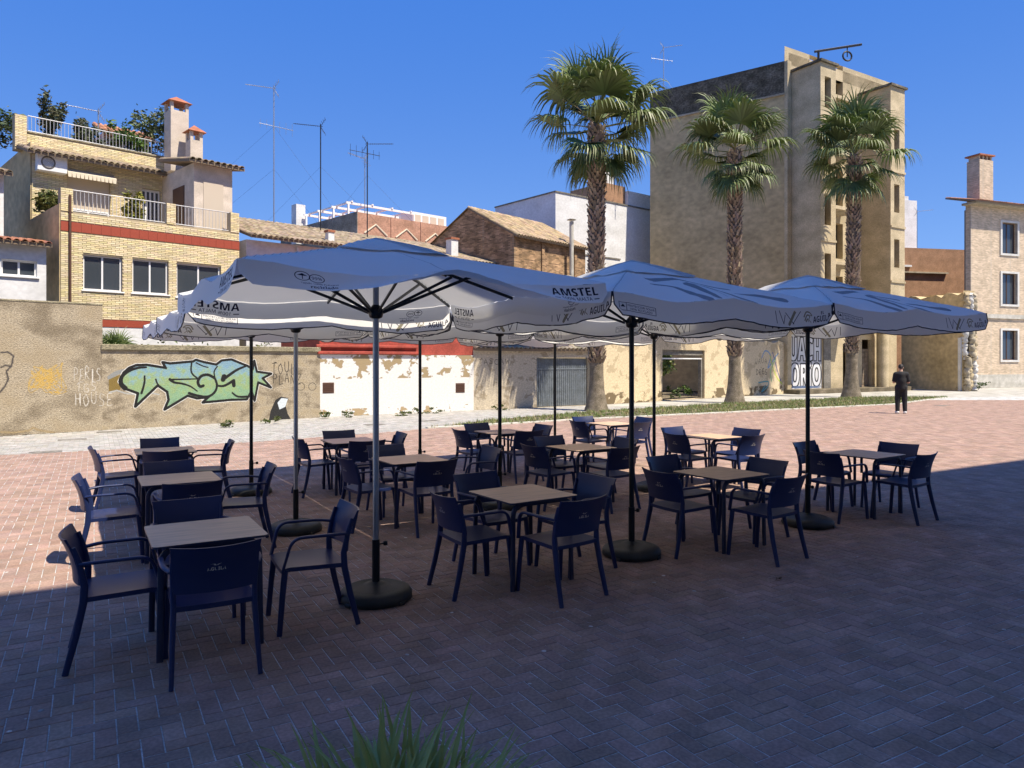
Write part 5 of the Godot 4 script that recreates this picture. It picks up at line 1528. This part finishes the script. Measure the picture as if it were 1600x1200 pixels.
func canopy_mats() -> Array:
	# [top print, valance print] for the lettered parasols, then for the first one
	var out := []
	var grey := Color(0.56, 0.57, 0.58)
	var cloth := Color(0.92, 0.915, 0.90)
	var navy := Color(0.05, 0.05, 0.16)
	var gold := Color(0.56, 0.53, 0.44)
	for kind in 2:
		var im := Image.create(1024, 1024, false, Image.FORMAT_RGB8)
		im.fill(cloth)
		if kind == 0:
			for e in 4:
				var Q := func(t, r):
					var p := Vector2(lerpf(-r, r, t), r)
					p = p.rotated(-PI / 2 * e)
					return Vector2(512 + p.x * 512, 512 + p.y * 512)
				stroke(im, smooth_line([Q.call(0.22, 0.50), Q.call(0.42, 0.47), Q.call(0.62, 0.52), Q.call(0.80, 0.62)]), 46, grey, 12)
				stroke(im, smooth_line([Q.call(0.20, 0.62), Q.call(0.33, 0.68), Q.call(0.37, 0.82), Q.call(0.40, 0.97)]), 12, grey, 40)
				stroke(im, smooth_line([Q.call(0.47, 0.63), Q.call(0.46, 0.78), Q.call(0.45, 0.97)]), 40, grey, 18)
				stroke(im, smooth_line([Q.call(0.46, 0.62), Q.call(0.57, 0.63), Q.call(0.60, 0.78), Q.call(0.60, 0.97)]), 30, grey, 66)
				stroke(im, smooth_line([Q.call(0.72, 0.72), Q.call(0.80, 0.76), Q.call(0.88, 0.86)]), 10, grey, 44)
		for l in [[0, 0, 1024, 1024], [1024, 0, 0, 1024], [512, 0, 512, 1024], [0, 512, 1024, 512]]: stroke(im, [Vector2(l[0], l[1]), Vector2(l[2], l[3])], 3, Color(0.74, 0.74, 0.73))   # stitched seams
		var m := mat("canopy%d" % kind, Color(1, 1, 1), 0.85)
		m.albedo_texture = ImageTexture.create_from_image(im)
		m.backlight_enabled = true
		m.backlight = Color(0.66, 0.66, 0.66)
		var vi := Image.create(2048, 160, false, Image.FORMAT_RGB8)
		vi.fill(cloth)
		if kind == 0:
			for l in [[1430, 30, 1440, 128], [1470, 25, 1510, 130], [1510, 130, 1530, 60], [1535, 40, 1620, 130], [1700, 30, 1610, 128]]:
				stroke(vi, [Vector2(l[0], l[1]), Vector2(l[2], l[3])], 6, navy)
			stroke(vi, [Vector2(1640, 28), Vector2(1570, 132)], 26, gold)
			for l in [[[1735, 80], [1760, 40], [1800, 45], [1825, 70], [1800, 62]], [[1745, 110], [1770, 65], [1800, 75], [1790, 100], [1815, 125]], [[1760, 120], [1775, 95], [1785, 120]]]:
				var p := []
				for q in l: p.append(Vector2(q[0], q[1]))
				stroke(vi, smooth_line(p), 14, gold, 4)
			print_text(vi, "AGUILA", Rect2(1838, 80, 190, 50), navy, true)
			print_text(vi, "EL", Rect2(1925, 44, 34, 26), navy, true)
			for l in [[40, 70, 330, 70], [330, 70, 330, 125], [330, 125, 40, 125], [40, 125, 40, 70], [95, 70, 95, 125]]: stroke(vi, [Vector2(l[0], l[1]), Vector2(l[2], l[3])], 3, navy)
			fill_poly(vi, [Vector2(50, 100), Vector2(68, 80), Vector2(86, 100)], navy)
			print_text(vi, "PROTECCION SOLAR", Rect2(105, 80, 215, 15), navy)
			print_text(vi, "100% RECICLADO", Rect2(120, 102, 180, 14), navy)
		else:
			print_text(vi, "AMSTEL", Rect2(1650, 22, 330, 72), navy, true)
			print_text(vi, "100% MALTA", Rect2(1705, 106, 220, 32), navy)
			fill_tri(vi, Vector2(1650, 120), Vector2(1690, 120), Vector2(1690, 128), navy); fill_tri(vi, Vector2(1650, 120), Vector2(1650, 128), Vector2(1690, 128), navy)
			fill_tri(vi, Vector2(1940, 120), Vector2(1980, 120), Vector2(1980, 128), navy); fill_tri(vi, Vector2(1940, 120), Vector2(1940, 128), Vector2(1980, 128), navy)
			for c in [[280, 55], [345, 62]]:
				var p := []
				for k in 25: p.append(Vector2(c[0] + cos(TAU * k / 24) * 34, c[1] + sin(TAU * k / 24) * 30))
				stroke(vi, p, 4, navy)
			fill_poly(vi, [Vector2(256, 52), Vector2(280, 36), Vector2(304, 52)], navy)
			stroke(vi, [Vector2(280, 50), Vector2(280, 74)], 4, navy)
			print_text(vi, "99%", Rect2(322, 50, 46, 22), navy)
			print_text(vi, "Tejido 100% Poliester", Rect2(270, 98, 170, 15), navy, false, true)
			print_text(vi, "reciclado", Rect2(310, 116, 120, 26), navy, true, true)
		var m2 := mat("valance%d" % kind, Color(1, 1, 1), 0.85)
		m2.albedo_texture = ImageTexture.create_from_image(vi)
		m2.backlight_enabled = true
		m2.backlight = Color(0.62, 0.62, 0.62)
		out.append([m, m2])
	return out
func make_parasol(kind: int, sd: int, mats: Array) -> Node3D:
	var t := Node3D.new(); t.name = "parasol"
	var s := 1.285
	var hi := 2.82; var lo := 2.42
	if kind == 1:
		hi = 2.80; lo = 2.46
	var nz := FastNoiseLite.new(); nz.seed = sd; nz.frequency = 0.9
	var C := func(u: float, v: float):
		var r := maxf(absf(u), absf(v))
		var w := minf(absf(u), absf(v)) / maxf(r, 1e-4)
		var y := lerpf(hi, lo, pow(r, 1.08)) - 0.055 * r * sin(PI * w) * (0.4 + 0.6 * r) + nz.get_noise_2d(u * 2.0, v * 2.0) * 0.02 * r + nz.get_noise_2d(u * 9.0 + 40, v * 9.0) * 0.007 * r
		return Vector3(u * s, y, v * s)
	var black: Material = M.pole_black
	# weighted base
	var st := S()
	lathe(st, [Vector2(0, 0.0), Vector2(0.27, 0.0), Vector2(0.285, 0.012), Vector2(0.285, 0.055), Vector2(0.265, 0.082), Vector2(0.20, 0.105), Vector2(0.195, 0.102), Vector2(0.12, 0.118), Vector2(0.115, 0.114), Vector2(0.06, 0.13), Vector2(0.04, 0.14), Vector2(0, 0.14)], 40)
	var base := put("base", done(st), M.base_plastic, t)
	for k in 4:
		var f := part_box("foot", base, Vector3(-0.03, 0.0, 0.272), Vector3(0.03, 0.03, 0.296), "base_plastic", 0.006)
		f.rotation.y = k * PI / 2 + 0.4
	st = S(); tube(st, [Vector3(0, 0.13, 0), Vector3(0, 0.47, 0)], 0.031, 16); put("sleeve", done(st), M.pole_black, t)
	st = S(); tube(st, [Vector3(0.03, 0.43, 0), Vector3(0.075, 0.43, 0)], 0.007, 6); lathe(st, [Vector2(0, 0.41), Vector2(0.018, 0.415), Vector2(0.018, 0.445), Vector2(0, 0.45)], 8, Vector3(0.08, 0, 0)); put("clamp_knob", done(st), M.pole_black, t)
	st = S(); tube(st, [Vector3(0, 0.45, 0), Vector3(0, hi - 0.04, 0)], 0.0245, 16); put("pole", done(st), M.pole_silver if kind == 1 or sd == 1 else black, t)
	st = S(); lathe(st, [Vector2(0.026, 2.22), Vector2(0.05, 2.23), Vector2(0.06, 2.26), Vector2(0.06, 2.29), Vector2(0.045, 2.31), Vector2(0.026, 2.33)], 14); put("runner", done(st), black, t)
	st = S(); lathe(st, [Vector2(0.026, hi - 0.12), Vector2(0.06, hi - 0.10), Vector2(0.06, hi - 0.06), Vector2(0.0, hi - 0.035)], 14); put("top_hub", done(st), black, t)
	var rr := round_rect(0.016, 0.026, 0.004)
	for k in 8:
		var e := Vector2(cos(k * PI / 4), sin(k * PI / 4)); e /= maxf(absf(e.x), absf(e.y))
		var dn := Vector3(0, -0.028, 0)
		var a := Vector3(e.x * 0.05, hi - 0.09, e.y * 0.05)
		st = S(); sweep(st, [a, C.call(e.x * 0.5, e.y * 0.5) + dn, C.call(e.x * 0.985, e.y * 0.985) + dn], rr, [1.0], Vector3.UP); put("rib", done(st), black, t)
		st = S(); sweep(st, [Vector3(e.x * 0.045, 2.27, e.y * 0.045), C.call(e.x * 0.52, e.y * 0.52) + dn * 1.5], rr, [0.9], Vector3.UP); put("strut", done(st), black, t)
	# cloth
	st = S()
	st.set_smooth_group(0)
	var n := 40
	for i in n:
		for j in n:
			var q := []
			for c in [[0, 0], [1, 0], [1, 1], [0, 0], [1, 1], [0, 1]]:
				var u: float = -1.0 + 2.0 * (i + c[0]) / n; var v: float = -1.0 + 2.0 * (j + c[1]) / n
				st.set_uv(Vector2(u * 0.5 + 0.5, v * 0.5 + 0.5))
				st.add_vertex(C.call(u, v))
	put("canopy", done(st), mats[kind][0], t)
	st = S(); st.set_smooth_group(0)   # vent cap over the apex
	for i in 8:
		for j in 8:
			for c in [[0, 0], [1, 0], [1, 1], [0, 0], [1, 1], [0, 1]]:
				var u: float = (-1.0 + 2.0 * (i + c[0]) / 8) * 0.34; var v: float = (-1.0 + 2.0 * (j + c[1]) / 8) * 0.34
				var r := maxf(absf(u), absf(v)) / 0.34
				st.set_uv(Vector2(0.02 + u * 0.02, 0.02 + v * 0.02))
				st.add_vertex(C.call(u, v) + Vector3(0, 0.035 + 0.03 * (1 - r) + 0.022 * nz.get_noise_2d(u * 9, v * 9) * r - 0.02 * r * r, 0))
	put("vent_cap", done(st), mats[kind][0], t)
	# four hanging valances, each swinging a little differently
	for e in 4:
		var out: Vector3 = [Vector3(0, 0, 1), Vector3(1, 0, 0), Vector3(0, 0, -1), Vector3(-1, 0, 0)][e]
		var E := func(tt: float):
			var w: float = -1.0 + 2.0 * tt
			return [C.call(w, 1.0), C.call(1.0, -w), C.call(-w, -1.0), C.call(-1.0, w)][e]
		var V := func(tt: float, h: float):
			var swing := 0.10 + 0.14 * nz.get_noise_2d(tt * 1.6 + e * 7.0, sd * 3.0)
			if kind == 1 and e == 0: swing = 0.25 + 1.15 * pow(sin(PI * clampf(tt * 0.95, 0, 1)), 2.0)
			var drop := (0.175 if kind == 0 else 0.15) * h
			var endr := minf(tt, 1 - tt) * 2.57
			if endr < 0.1: drop *= 0.55 + 0.45 * sqrt(1 - pow(1 - endr / 0.1, 2.0))
			var ang := swing * (0.6 + 0.5 * h)
			return E.call(tt) + out * (drop * sin(ang) + 0.004) + Vector3(0, -drop * cos(ang), 0) + out.cross(Vector3.UP) * 0.006 * sin(tt * 19 + sd + e) * h
		st = S(); st.set_smooth_group(0)
		for i in 36:
			for j in 4:
				for c in [[0, 0], [1, 0], [1, 1], [0, 0], [1, 1], [0, 1]]:
					var tt: float = (i + c[0]) / 36.0; var h: float = (j + c[1]) / 4.0
					st.set_uv(Vector2(tt, h)); st.add_vertex(V.call(tt, h))
		var va := put("valance", done(st), mats[kind][1], t)
		if kind == 0:
			var p := []
			for i in 37: p.append(V.call(i / 36.0, 1.0))
			st = S(); tube(st, [V.call(0.0, 0.0)] + p + [V.call(1.0, 0.0)], 0.0055, 5); put("piping", done(st), M.piping, va)
	return t
func terrace() -> void:
	var mats := canopy_mats()
	var rows := ["planter-side row", "middle row", "street-side row"]
	var pc := ["graffiti-wall end", "centre", "open-plaza end"]
	var b := Basis(RH, Vector3.UP, RH.cross(Vector3.UP))
	var step := [Vector3(2.243, 0, -1.318), Vector3(-1.32, 0, -2.33)]
	for j in 3:
		for i in 3:
			var first := i == 0 and j == 0
			var p := make_parasol(1 if first else 0, j if i == 0 else 3 + i + j * 3, mats)
			p.name = numbered("parasol")
			add_child(p)
			p.transform = Transform3D(b.rotated(Vector3.UP, rng.randf_range(-0.02, 0.02)), W(-1.08, 5.84) + step[0] * i + step[1] * j + Vector3(0, 0, 0))
			p.scale = Vector3.ONE * (1.0 if first else rng.randf_range(0.985, 1.005))
			if first: tag(p, "plain white parasol with grey pole and beer lettering on its flaps", "parasol", "parasols over the café terrace")
			else: tag(p, "pale parasol with grey brush print, %s, %s of the terrace" % [rows[j], pc[i]], "parasol", "parasols over the café terrace")
	var tabs := [[-2.095, 5.02, 0.0], [0.09, 6.44, -0.06], [2.16, 7.62, -0.05], [4.40, 9.2, -0.07], [-3.29, 7.27, 0.0], [-1.21, 8.70, -0.03], [0.93, 9.92, -0.06], [3.06, 11.35, -0.04], [-4.5, 9.55, 0.02], [-2.36, 10.75, 0.0], [-0.16, 12.1, -0.03], [1.85, 13.7, -0.04]]
	var tc := ["graffiti-wall end", "second from graffiti wall", "second from open plaza", "open-plaza end"]
	var table := make_table(); var chair := make_chair()
	var sides := [["planter side", 0.0], ["open-plaza side", PI / 2], ["street side", PI], ["graffiti-wall side", -PI / 2]]
	for n in 12:
		var i: int = n % 4; var j: int = n / 4
		var o: Node3D = table if n == 0 else table.duplicate()
		o.name = numbered("cafe_table")
		add_child(o)
		var tb := b.rotated(Vector3.UP, -tabs[n][2])
		var c := W(tabs[n][0], tabs[n][1])
		o.transform = Transform3D(tb, c)
		tag(o, "square wood-topped table, %s, %s of the terrace" % [rows[j], tc[i]], "table", "tables under the parasols")
		for k in 4:
			var ch: Node3D = chair if n == 0 and k == 0 else chair.duplicate()
			ch.name = numbered("armchair")
			add_child(ch)
			var an: float = sides[k][1] + rng.randf_range(-0.09, 0.09)
			var off := tb * Vector3(sin(sides[k][1]), 0, cos(sides[k][1]))
			var dist := 0.51 + rng.randf_range(-0.04, 0.08)
			if n == 0 and k == 1: dist = 0.70
			if n == 5 and k == 1: dist = 0.80
			if n == 0 and k == 3: dist = 0.50
			if n == 0 and k == 0: dist = 0.49
			ch.transform = Transform3D(tb * Basis(Vector3.UP, an + PI), c + off * dist + tb * Vector3(cos(sides[k][1]), 0, -sin(sides[k][1])) * rng.randf_range(-0.05, 0.05))
			tag(ch, "navy armchair on the %s of the %s table, %s" % [sides[k][0], rows[j], tc[i]], "chair", "armchairs around the café tables")

# ---------------------------------------------------------------- a person, meshed from a distance field
func field_mesh(bones: Array, cell: float, blend: float) -> SurfaceTool:
	var lo := Vector3(1e9, 1e9, 1e9); var hi := -lo
	for q in bones:
		var r := maxf(q[2], q[3]) + cell * 2
		lo = lo.min(q[0] - Vector3.ONE * r).min(q[1] - Vector3.ONE * r); hi = hi.max(q[0] + Vector3.ONE * r).max(q[1] + Vector3.ONE * r)
	var nx := int((hi.x - lo.x) / cell) + 2; var ny := int((hi.y - lo.y) / cell) + 2; var nz := int((hi.z - lo.z) / cell) + 2
	var f := PackedFloat32Array(); f.resize(nx * ny * nz); f.fill(1.0)
	for q in bones:   # visit the cells near each bone
		var a: Vector3 = q[0]; var b: Vector3 = q[1]; var ab := b - a
		var r: float = maxf(q[2], q[3]) + blend + cell * 2
		var s := ((a.min(b) - lo - Vector3.ONE * r) / cell).max(Vector3.ZERO); var e := (a.max(b) - lo + Vector3.ONE * r) / cell
		for z in range(int(s.z), mini(nz, int(e.z) + 2)):
			for y in range(int(s.y), mini(ny, int(e.y) + 2)):
				for x in range(int(s.x), mini(nx, int(e.x) + 2)):
					var p := lo + Vector3(x, y, z) * cell
					var t := clampf((p - a).dot(ab) / maxf(ab.length_squared(), 1e-9), 0, 1)
					var d: float = (p - a - ab * t).length() - lerpf(q[2], q[3], t)
					var k := (z * ny + y) * nx + x
					var h := maxf(blend - absf(f[k] - d), 0.0) / blend
					f[k] = minf(f[k], d) - h * h * blend * 0.25
	var st := S(); st.set_smooth_group(0)
	var vert := {}
	for z in nz - 1:
		for y in ny - 1:
			for x in nx - 1:
				var sum := Vector3.ZERO; var c := 0
				var base := (z * ny + y) * nx + x
				var v0 := f[base] < 0
				var same := true
				for m in range(1, 8):
					if (f[base + (m & 1) + ((m >> 1) & 1) * nx + (m >> 2) * nx * ny] < 0) != v0: same = false; break
				if same: continue
				for ed in [[0, 1], [0, 2], [0, 4], [1, 3], [1, 5], [2, 3], [2, 6], [3, 7], [4, 5], [4, 6], [5, 7], [6, 7]]:
					var i0: int = ed[0]; var i1: int = ed[1]
					var fa := f[base + (i0 & 1) + ((i0 >> 1) & 1) * nx + (i0 >> 2) * nx * ny]; var fb := f[base + (i1 & 1) + ((i1 >> 1) & 1) * nx + (i1 >> 2) * nx * ny]
					if (fa < 0) != (fb < 0):
						var w := fa / (fa - fb)
						sum += Vector3(i0 & 1, (i0 >> 1) & 1, i0 >> 2).lerp(Vector3(i1 & 1, (i1 >> 1) & 1, i1 >> 2), w); c += 1
				vert[base] = lo + (Vector3(x, y, z) + sum / c) * cell
	var sx := 1; var sy := nx; var sz := nx * ny
	for k in vert:
		for ax in [[sx, sy, sz, Vector3(1, 0, 0)], [sy, sx, sz, Vector3(0, 1, 0)], [sz, sx, sy, Vector3(0, 0, 1)]]:
			var i: int = k + ax[0]
			if (f[k] < 0) == (f[i] < 0): continue
			var a1: int = k - ax[1]; var a2: int = k - ax[2]; var a3: int = k - ax[1] - ax[2]
			if vert.has(a1) and vert.has(a2) and vert.has(a3): quad(st, vert[k], vert[a1], vert[a3], vert[a2], ax[3] if f[k] < 0 else -ax[3])
	return done(st)
func person() -> void:
	var t := thing("person", "person in black t-shirt and trousers with white shoes, looking down, seen from behind", "person", Transform3D(Basis(Vector3.UP, PI - 0.35), gp(1408, 646.3)))
	# x to the person's left, z forward
	var V := func(x, y, z): return Vector3(x, y, z)
	var body := [[V.call(0, 1.0, 0), V.call(0, 1.18, -0.01), 0.135, 0.13], [V.call(0, 1.18, -0.01), V.call(0, 1.40, -0.01), 0.13, 0.135], [V.call(-0.1, 1.43, -0.01), V.call(0.1, 1.43, -0.01), 0.085, 0.085], [V.call(0, 1.46, 0.0), V.call(0, 1.58, 0.045), 0.055, 0.052]]
	for s in [-1, 1]:
		body += [[V.call(0.085 * s, 0.98, 0), V.call(0.11 * s, 0.52, 0.015), 0.095, 0.062], [V.call(0.11 * s, 0.52, 0.015), V.call(0.12 * s, 0.1, -0.02), 0.06, 0.042], [V.call(0.12 * s, 0.06, -0.03), V.call(0.14 * s, 0.04, 0.13), 0.045, 0.035],
			[V.call(0.185 * s, 1.42, -0.01), V.call(0.235 * s, 1.14, -0.01), 0.055, 0.042], [V.call(0.235 * s, 1.14, -0.01), V.call(0.10 * s, 1.16, 0.235), 0.04, 0.028]]
	var skin := field_mesh(body, 0.022, 0.045)
	# head with brow, nose, chin and ears, bent forward; hands with five fingers round a phone
	var hc := Vector3(0, 1.655, 0.075)
	var hb := Basis(Vector3(1, 0, 0), 0.45)
	var H := func(x, y, z): return hc + hb * Vector3(x, y, z)
	var head := [[H.call(0, 0.02, -0.015), H.call(0, 0.03, 0.015), 0.083, 0.08], [H.call(0, -0.05, 0.035), H.call(0, -0.085, 0.06), 0.055, 0.03], [H.call(0, 0.0, 0.09), H.call(0, -0.025, 0.107), 0.008, 0.012], [H.call(-0.03, 0.02, 0.085), H.call(0.03, 0.02, 0.085), 0.009, 0.009], [H.call(-0.016, -0.055, 0.088), H.call(0.016, -0.055, 0.088), 0.007, 0.007], [H.call(0.08, 0.01, 0.0), H.call(0.085, -0.025, 0.0), 0.014, 0.01], [H.call(-0.08, 0.01, 0.0), H.call(-0.085, -0.025, 0.0), 0.014, 0.01], [H.call(0, -0.08, -0.02), hc + Vector3(0, -0.16, -0.045), 0.05, 0.054]]
	skin.append_from(field_mesh(head, 0.007, 0.02).commit(), 0, Transform3D())
	for s in [-1, 1]:
		var w := Vector3(0.10 * s, 1.16, 0.235)
		var hand := [[w, w + Vector3(-0.035 * s, 0.03, 0.06), 0.026, 0.03]]
		for k in 4:
			var r := w + Vector3(-0.05 * s, 0.035 + 0.018 * (k - 1.5), 0.085)
			var m := r + Vector3(-0.03 * s, 0.004, 0.028 - 0.003 * absf(k - 1.5))
			hand += [[w + Vector3(-0.03 * s, 0.03, 0.06), r, 0.012, 0.0095], [r, m, 0.0095, 0.0085], [m, m + Vector3(-0.026 * s, 0.0, -0.018), 0.0085, 0.0075]]
		hand += [[w + Vector3(-0.01 * s, 0.04, 0.03), w + Vector3(-0.03 * s, 0.075, 0.045), 0.013, 0.01], [w + Vector3(-0.03 * s, 0.075, 0.045), w + Vector3(-0.06 * s, 0.09, 0.055), 0.01, 0.008]]
		skin.append_from(field_mesh(hand, 0.0045, 0.008).commit(), 0, Transform3D())
	put("body", skin, M.skin, t)
	var shirt := [[V.call(0, 0.93, 0), V.call(0, 1.18, -0.012), 0.168, 0.158], [V.call(0, 1.18, -0.012), V.call(0, 1.38, -0.012), 0.158, 0.155], [V.call(-0.115, 1.42, -0.012), V.call(0.115, 1.42, -0.012), 0.1, 0.1]]
	var trousers := [[V.call(-0.05, 0.96, 0), V.call(0.05, 0.96, 0), 0.142, 0.142]]
	var hair := [[H.call(0, 0.035, -0.03), H.call(0, 0.045, 0.005), 0.09, 0.086], [H.call(0, -0.02, -0.055), H.call(0, 0.03, -0.04), 0.06, 0.075]]
	for s in [-1, 1]:
		shirt.append([V.call(0.185 * s, 1.42, -0.012), V.call(0.225 * s, 1.20, -0.012), 0.078, 0.074])
		trousers += [[V.call(0.088 * s, 0.95, 0), V.call(0.112 * s, 0.52, 0.015), 0.118, 0.09], [V.call(0.112 * s, 0.52, 0.015), V.call(0.12 * s, 0.12, -0.02), 0.088, 0.072]]
		var shoe := field_mesh([[V.call(0.12 * s, 0.052, -0.045), V.call(0.145 * s, 0.045, 0.14), 0.054, 0.044], [V.call(0.12 * s, 0.05, -0.04), V.call(0.12 * s, 0.09, -0.03), 0.054, 0.05]], 0.012, 0.02)
		put("shoe", shoe, M.white_shoe, t)
	put("t_shirt", field_mesh(shirt, 0.02, 0.05), M.black_cloth, t)
	put("trousers", field_mesh(trousers, 0.02, 0.04), M.black_trousers, t)
	put("hair", field_mesh(hair, 0.01, 0.02), M.hair, t)
	var ph := thing("phone", "dark phone held in the person's hands", "phone", t.transform * Transform3D(Basis(Vector3(1, 0, 0), -0.7), Vector3(0, 1.215, 0.315)))
	part_box("case", ph, Vector3(-0.036, -0.075, -0.004), Vector3(0.036, 0.075, 0.004), "dark_metal", 0.003)
	part_box("screen", ph, Vector3(-0.033, -0.07, -0.0055), Vector3(0.033, 0.07, -0.0042), "glass")

# ---------------------------------------------------------------- planter with strappy leaves just below the camera
func planter() -> void:
	var at := W(-0.36, 2.2)
	var pot := thing("planter", "round planter at the terrace edge below the strappy grass", "planter", Transform3D(Basis(), at))
	var st := S()
	lathe(st, [Vector2(0, 0), Vector2(0.24, 0), Vector2(0.33, 0.36), Vector2(0.35, 0.37), Vector2(0.35, 0.40), Vector2(0.31, 0.40), Vector2(0.30, 0.34), Vector2(0, 0.34)], 32)
	put("pot", done(st), M.base_plastic, pot)
	st = S(); lathe(st, [Vector2(0.3, 0.35), Vector2(0, 0.355)], 24); put("soil", done(st), M.earth, pot)
	var t := thing("strappy_plant", "clump of strappy variegated green leaves in the planter", "plant", Transform3D(Basis(), at + Vector3(0, 0.35, 0)))
	var gm := mat("blade_green", Color(0.30, 0.33, 0.075), 0.45); gm.vertex_color_use_as_albedo = true; gm.backlight_enabled = true; gm.backlight = Color(0.3, 0.4, 0.2)
	var meshes := []
	for v in 8:
		st = S()
		var bendy := rng.randf_range(0.5, 2.0)
		var p := Vector3.ZERO; var dir := Vector3(0.35, 1, 0).normalized()
		var L := rng.randf_range(0.26, 0.40)
		var pl: Vector3; var pr: Vector3; var pm: Vector3
		for k in 9:
			var s := k / 8.0
			var w := 0.0095 * (1.0 - pow(s, 2.5)) + 0.0004
			var l := p + Vector3(0, 0.0015, w); var r := p + Vector3(0, 0.0015, -w)
			if k > 0:
				st.set_color(Color(1.25, 1.25, 1.15)); quad(st, pl, pl.lerp(pm, 0.3), l.lerp(p, 0.3), l, Vector3.UP); quad(st, pr, pr.lerp(pm, 0.3), r.lerp(p, 0.3), r, Vector3.UP)
				st.set_color(Color(1, 1, 1)); quad(st, pl.lerp(pm, 0.3), pm, p, l.lerp(p, 0.3), Vector3.UP); quad(st, pr.lerp(pm, 0.3), pm, p, r.lerp(p, 0.3), Vector3.UP)
			pl = l; pr = r; pm = p
			dir = (dir + Vector3(0.5, -1, 0) * bendy * 0.16 * s).normalized()
			p += dir * L / 8
		meshes.append(done(st).commit())
	for k in 300:
		var a := rng.randf() * TAU; var r := sqrt(rng.randf()) * 0.29
		var o := putm("leaf", meshes[k % 8], gm, t)
		var s := rng.randf_range(0.78, 1.22) * (1.1 - r * 0.5)
		var out := a + rng.randf_range(-0.9, 0.9)
		o.transform = Transform3D(Basis(Vector3.UP, -out) * Basis(Vector3(0, 0, 1), rng.randf_range(-0.25, 0.35) - r * 1.2) * Basis.from_scale(Vector3(s, s, s * 1.1)), Vector3(cos(a) * r, 0, sin(a) * r))

# ---------------------------------------------------------------- small things on the ground
func small_things() -> void:
	var covers := [[113, 687, "dark drain cover in the grey pavement before the tall rough wall"], [71, 706.5, "drain cover at the edge of the red paving near the tall rough wall"], [171, 675, "brown cover at the foot of the mural wall's start"], [586, 663.5, "cover in the pavement before the whitewashed wall"], [670, 657.5, "small cover in the pavement beside the grass tip"], [1472, 634, "dark drain cover in the open red plaza beyond the person"]]
	for c in covers:
		var o := thing("drain_cover", c[2], "drain cover", Transform3D(Basis(RH, Vector3.UP, RH.cross(Vector3.UP)), gp(c[0], c[1])), "drain covers set in the paving")
		part_box("lid", o, Vector3(-0.3, -0.02, -0.2), Vector3(0.3, 0.006, 0.2), "grey_render", 0.004)
	var spots := [[515, 654], [545, 652], [630, 650], [645, 648], [355, 668], [430, 662], [675, 646], [780, 641]]
	for k in spots.size():
		var o := thing("wall_weed", ["weed tuft at the corner where mural wall meets whitewashed wall", "weed tuft just past the whitewashed wall's corner", "weed tuft under the middle of the whitewashed wall", "larger weed tuft before the whitewashed wall's second half", "weed tuft below the mural's pointed tail", "weed tuft beside the black and white figure on the mural wall", "weed tuft below the second brown vent", "weed tuft at the foot of the garage wall"][k], "weed", Transform3D(Basis(), gp(spots[k][0], spots[k][1])), "weeds along the street wall")
		put("foliage", leaf_cloud(Vector3(0, 0.1, 0), Vector3(0.35, 0.13, 0.15), 120, 0.05, Color(0.09, 0.12, 0.03), 200 + k), M.leaf, o)
	var lf := thing("dry_leaf", "curled dark dry leaf lying on the shaded paving", "leaf", Transform3D(Basis(Vector3.UP, 0.4), gp(1217, 907)))
	var st := S()
	st.set_smooth_group(0)
	for i in 6:
		for j in 3:
			var q := []
			for c in [[0, 0], [1, 0], [1, 1], [0, 1]]:
				var u: float = (i + c[0]) / 6.0; var v: float = (j + c[1]) / 3.0 - 0.5
				q.append(Vector3((u - 0.5) * 0.07, 0.006 + 0.014 * absf(sin(u * 5.0)) + v * v * 0.03, v * 0.045 * sin(PI * u)))
			quad(st, q[0], q[1], q[2], q[3], Vector3.UP)
	put("blade", done(st), M.bark, lf)
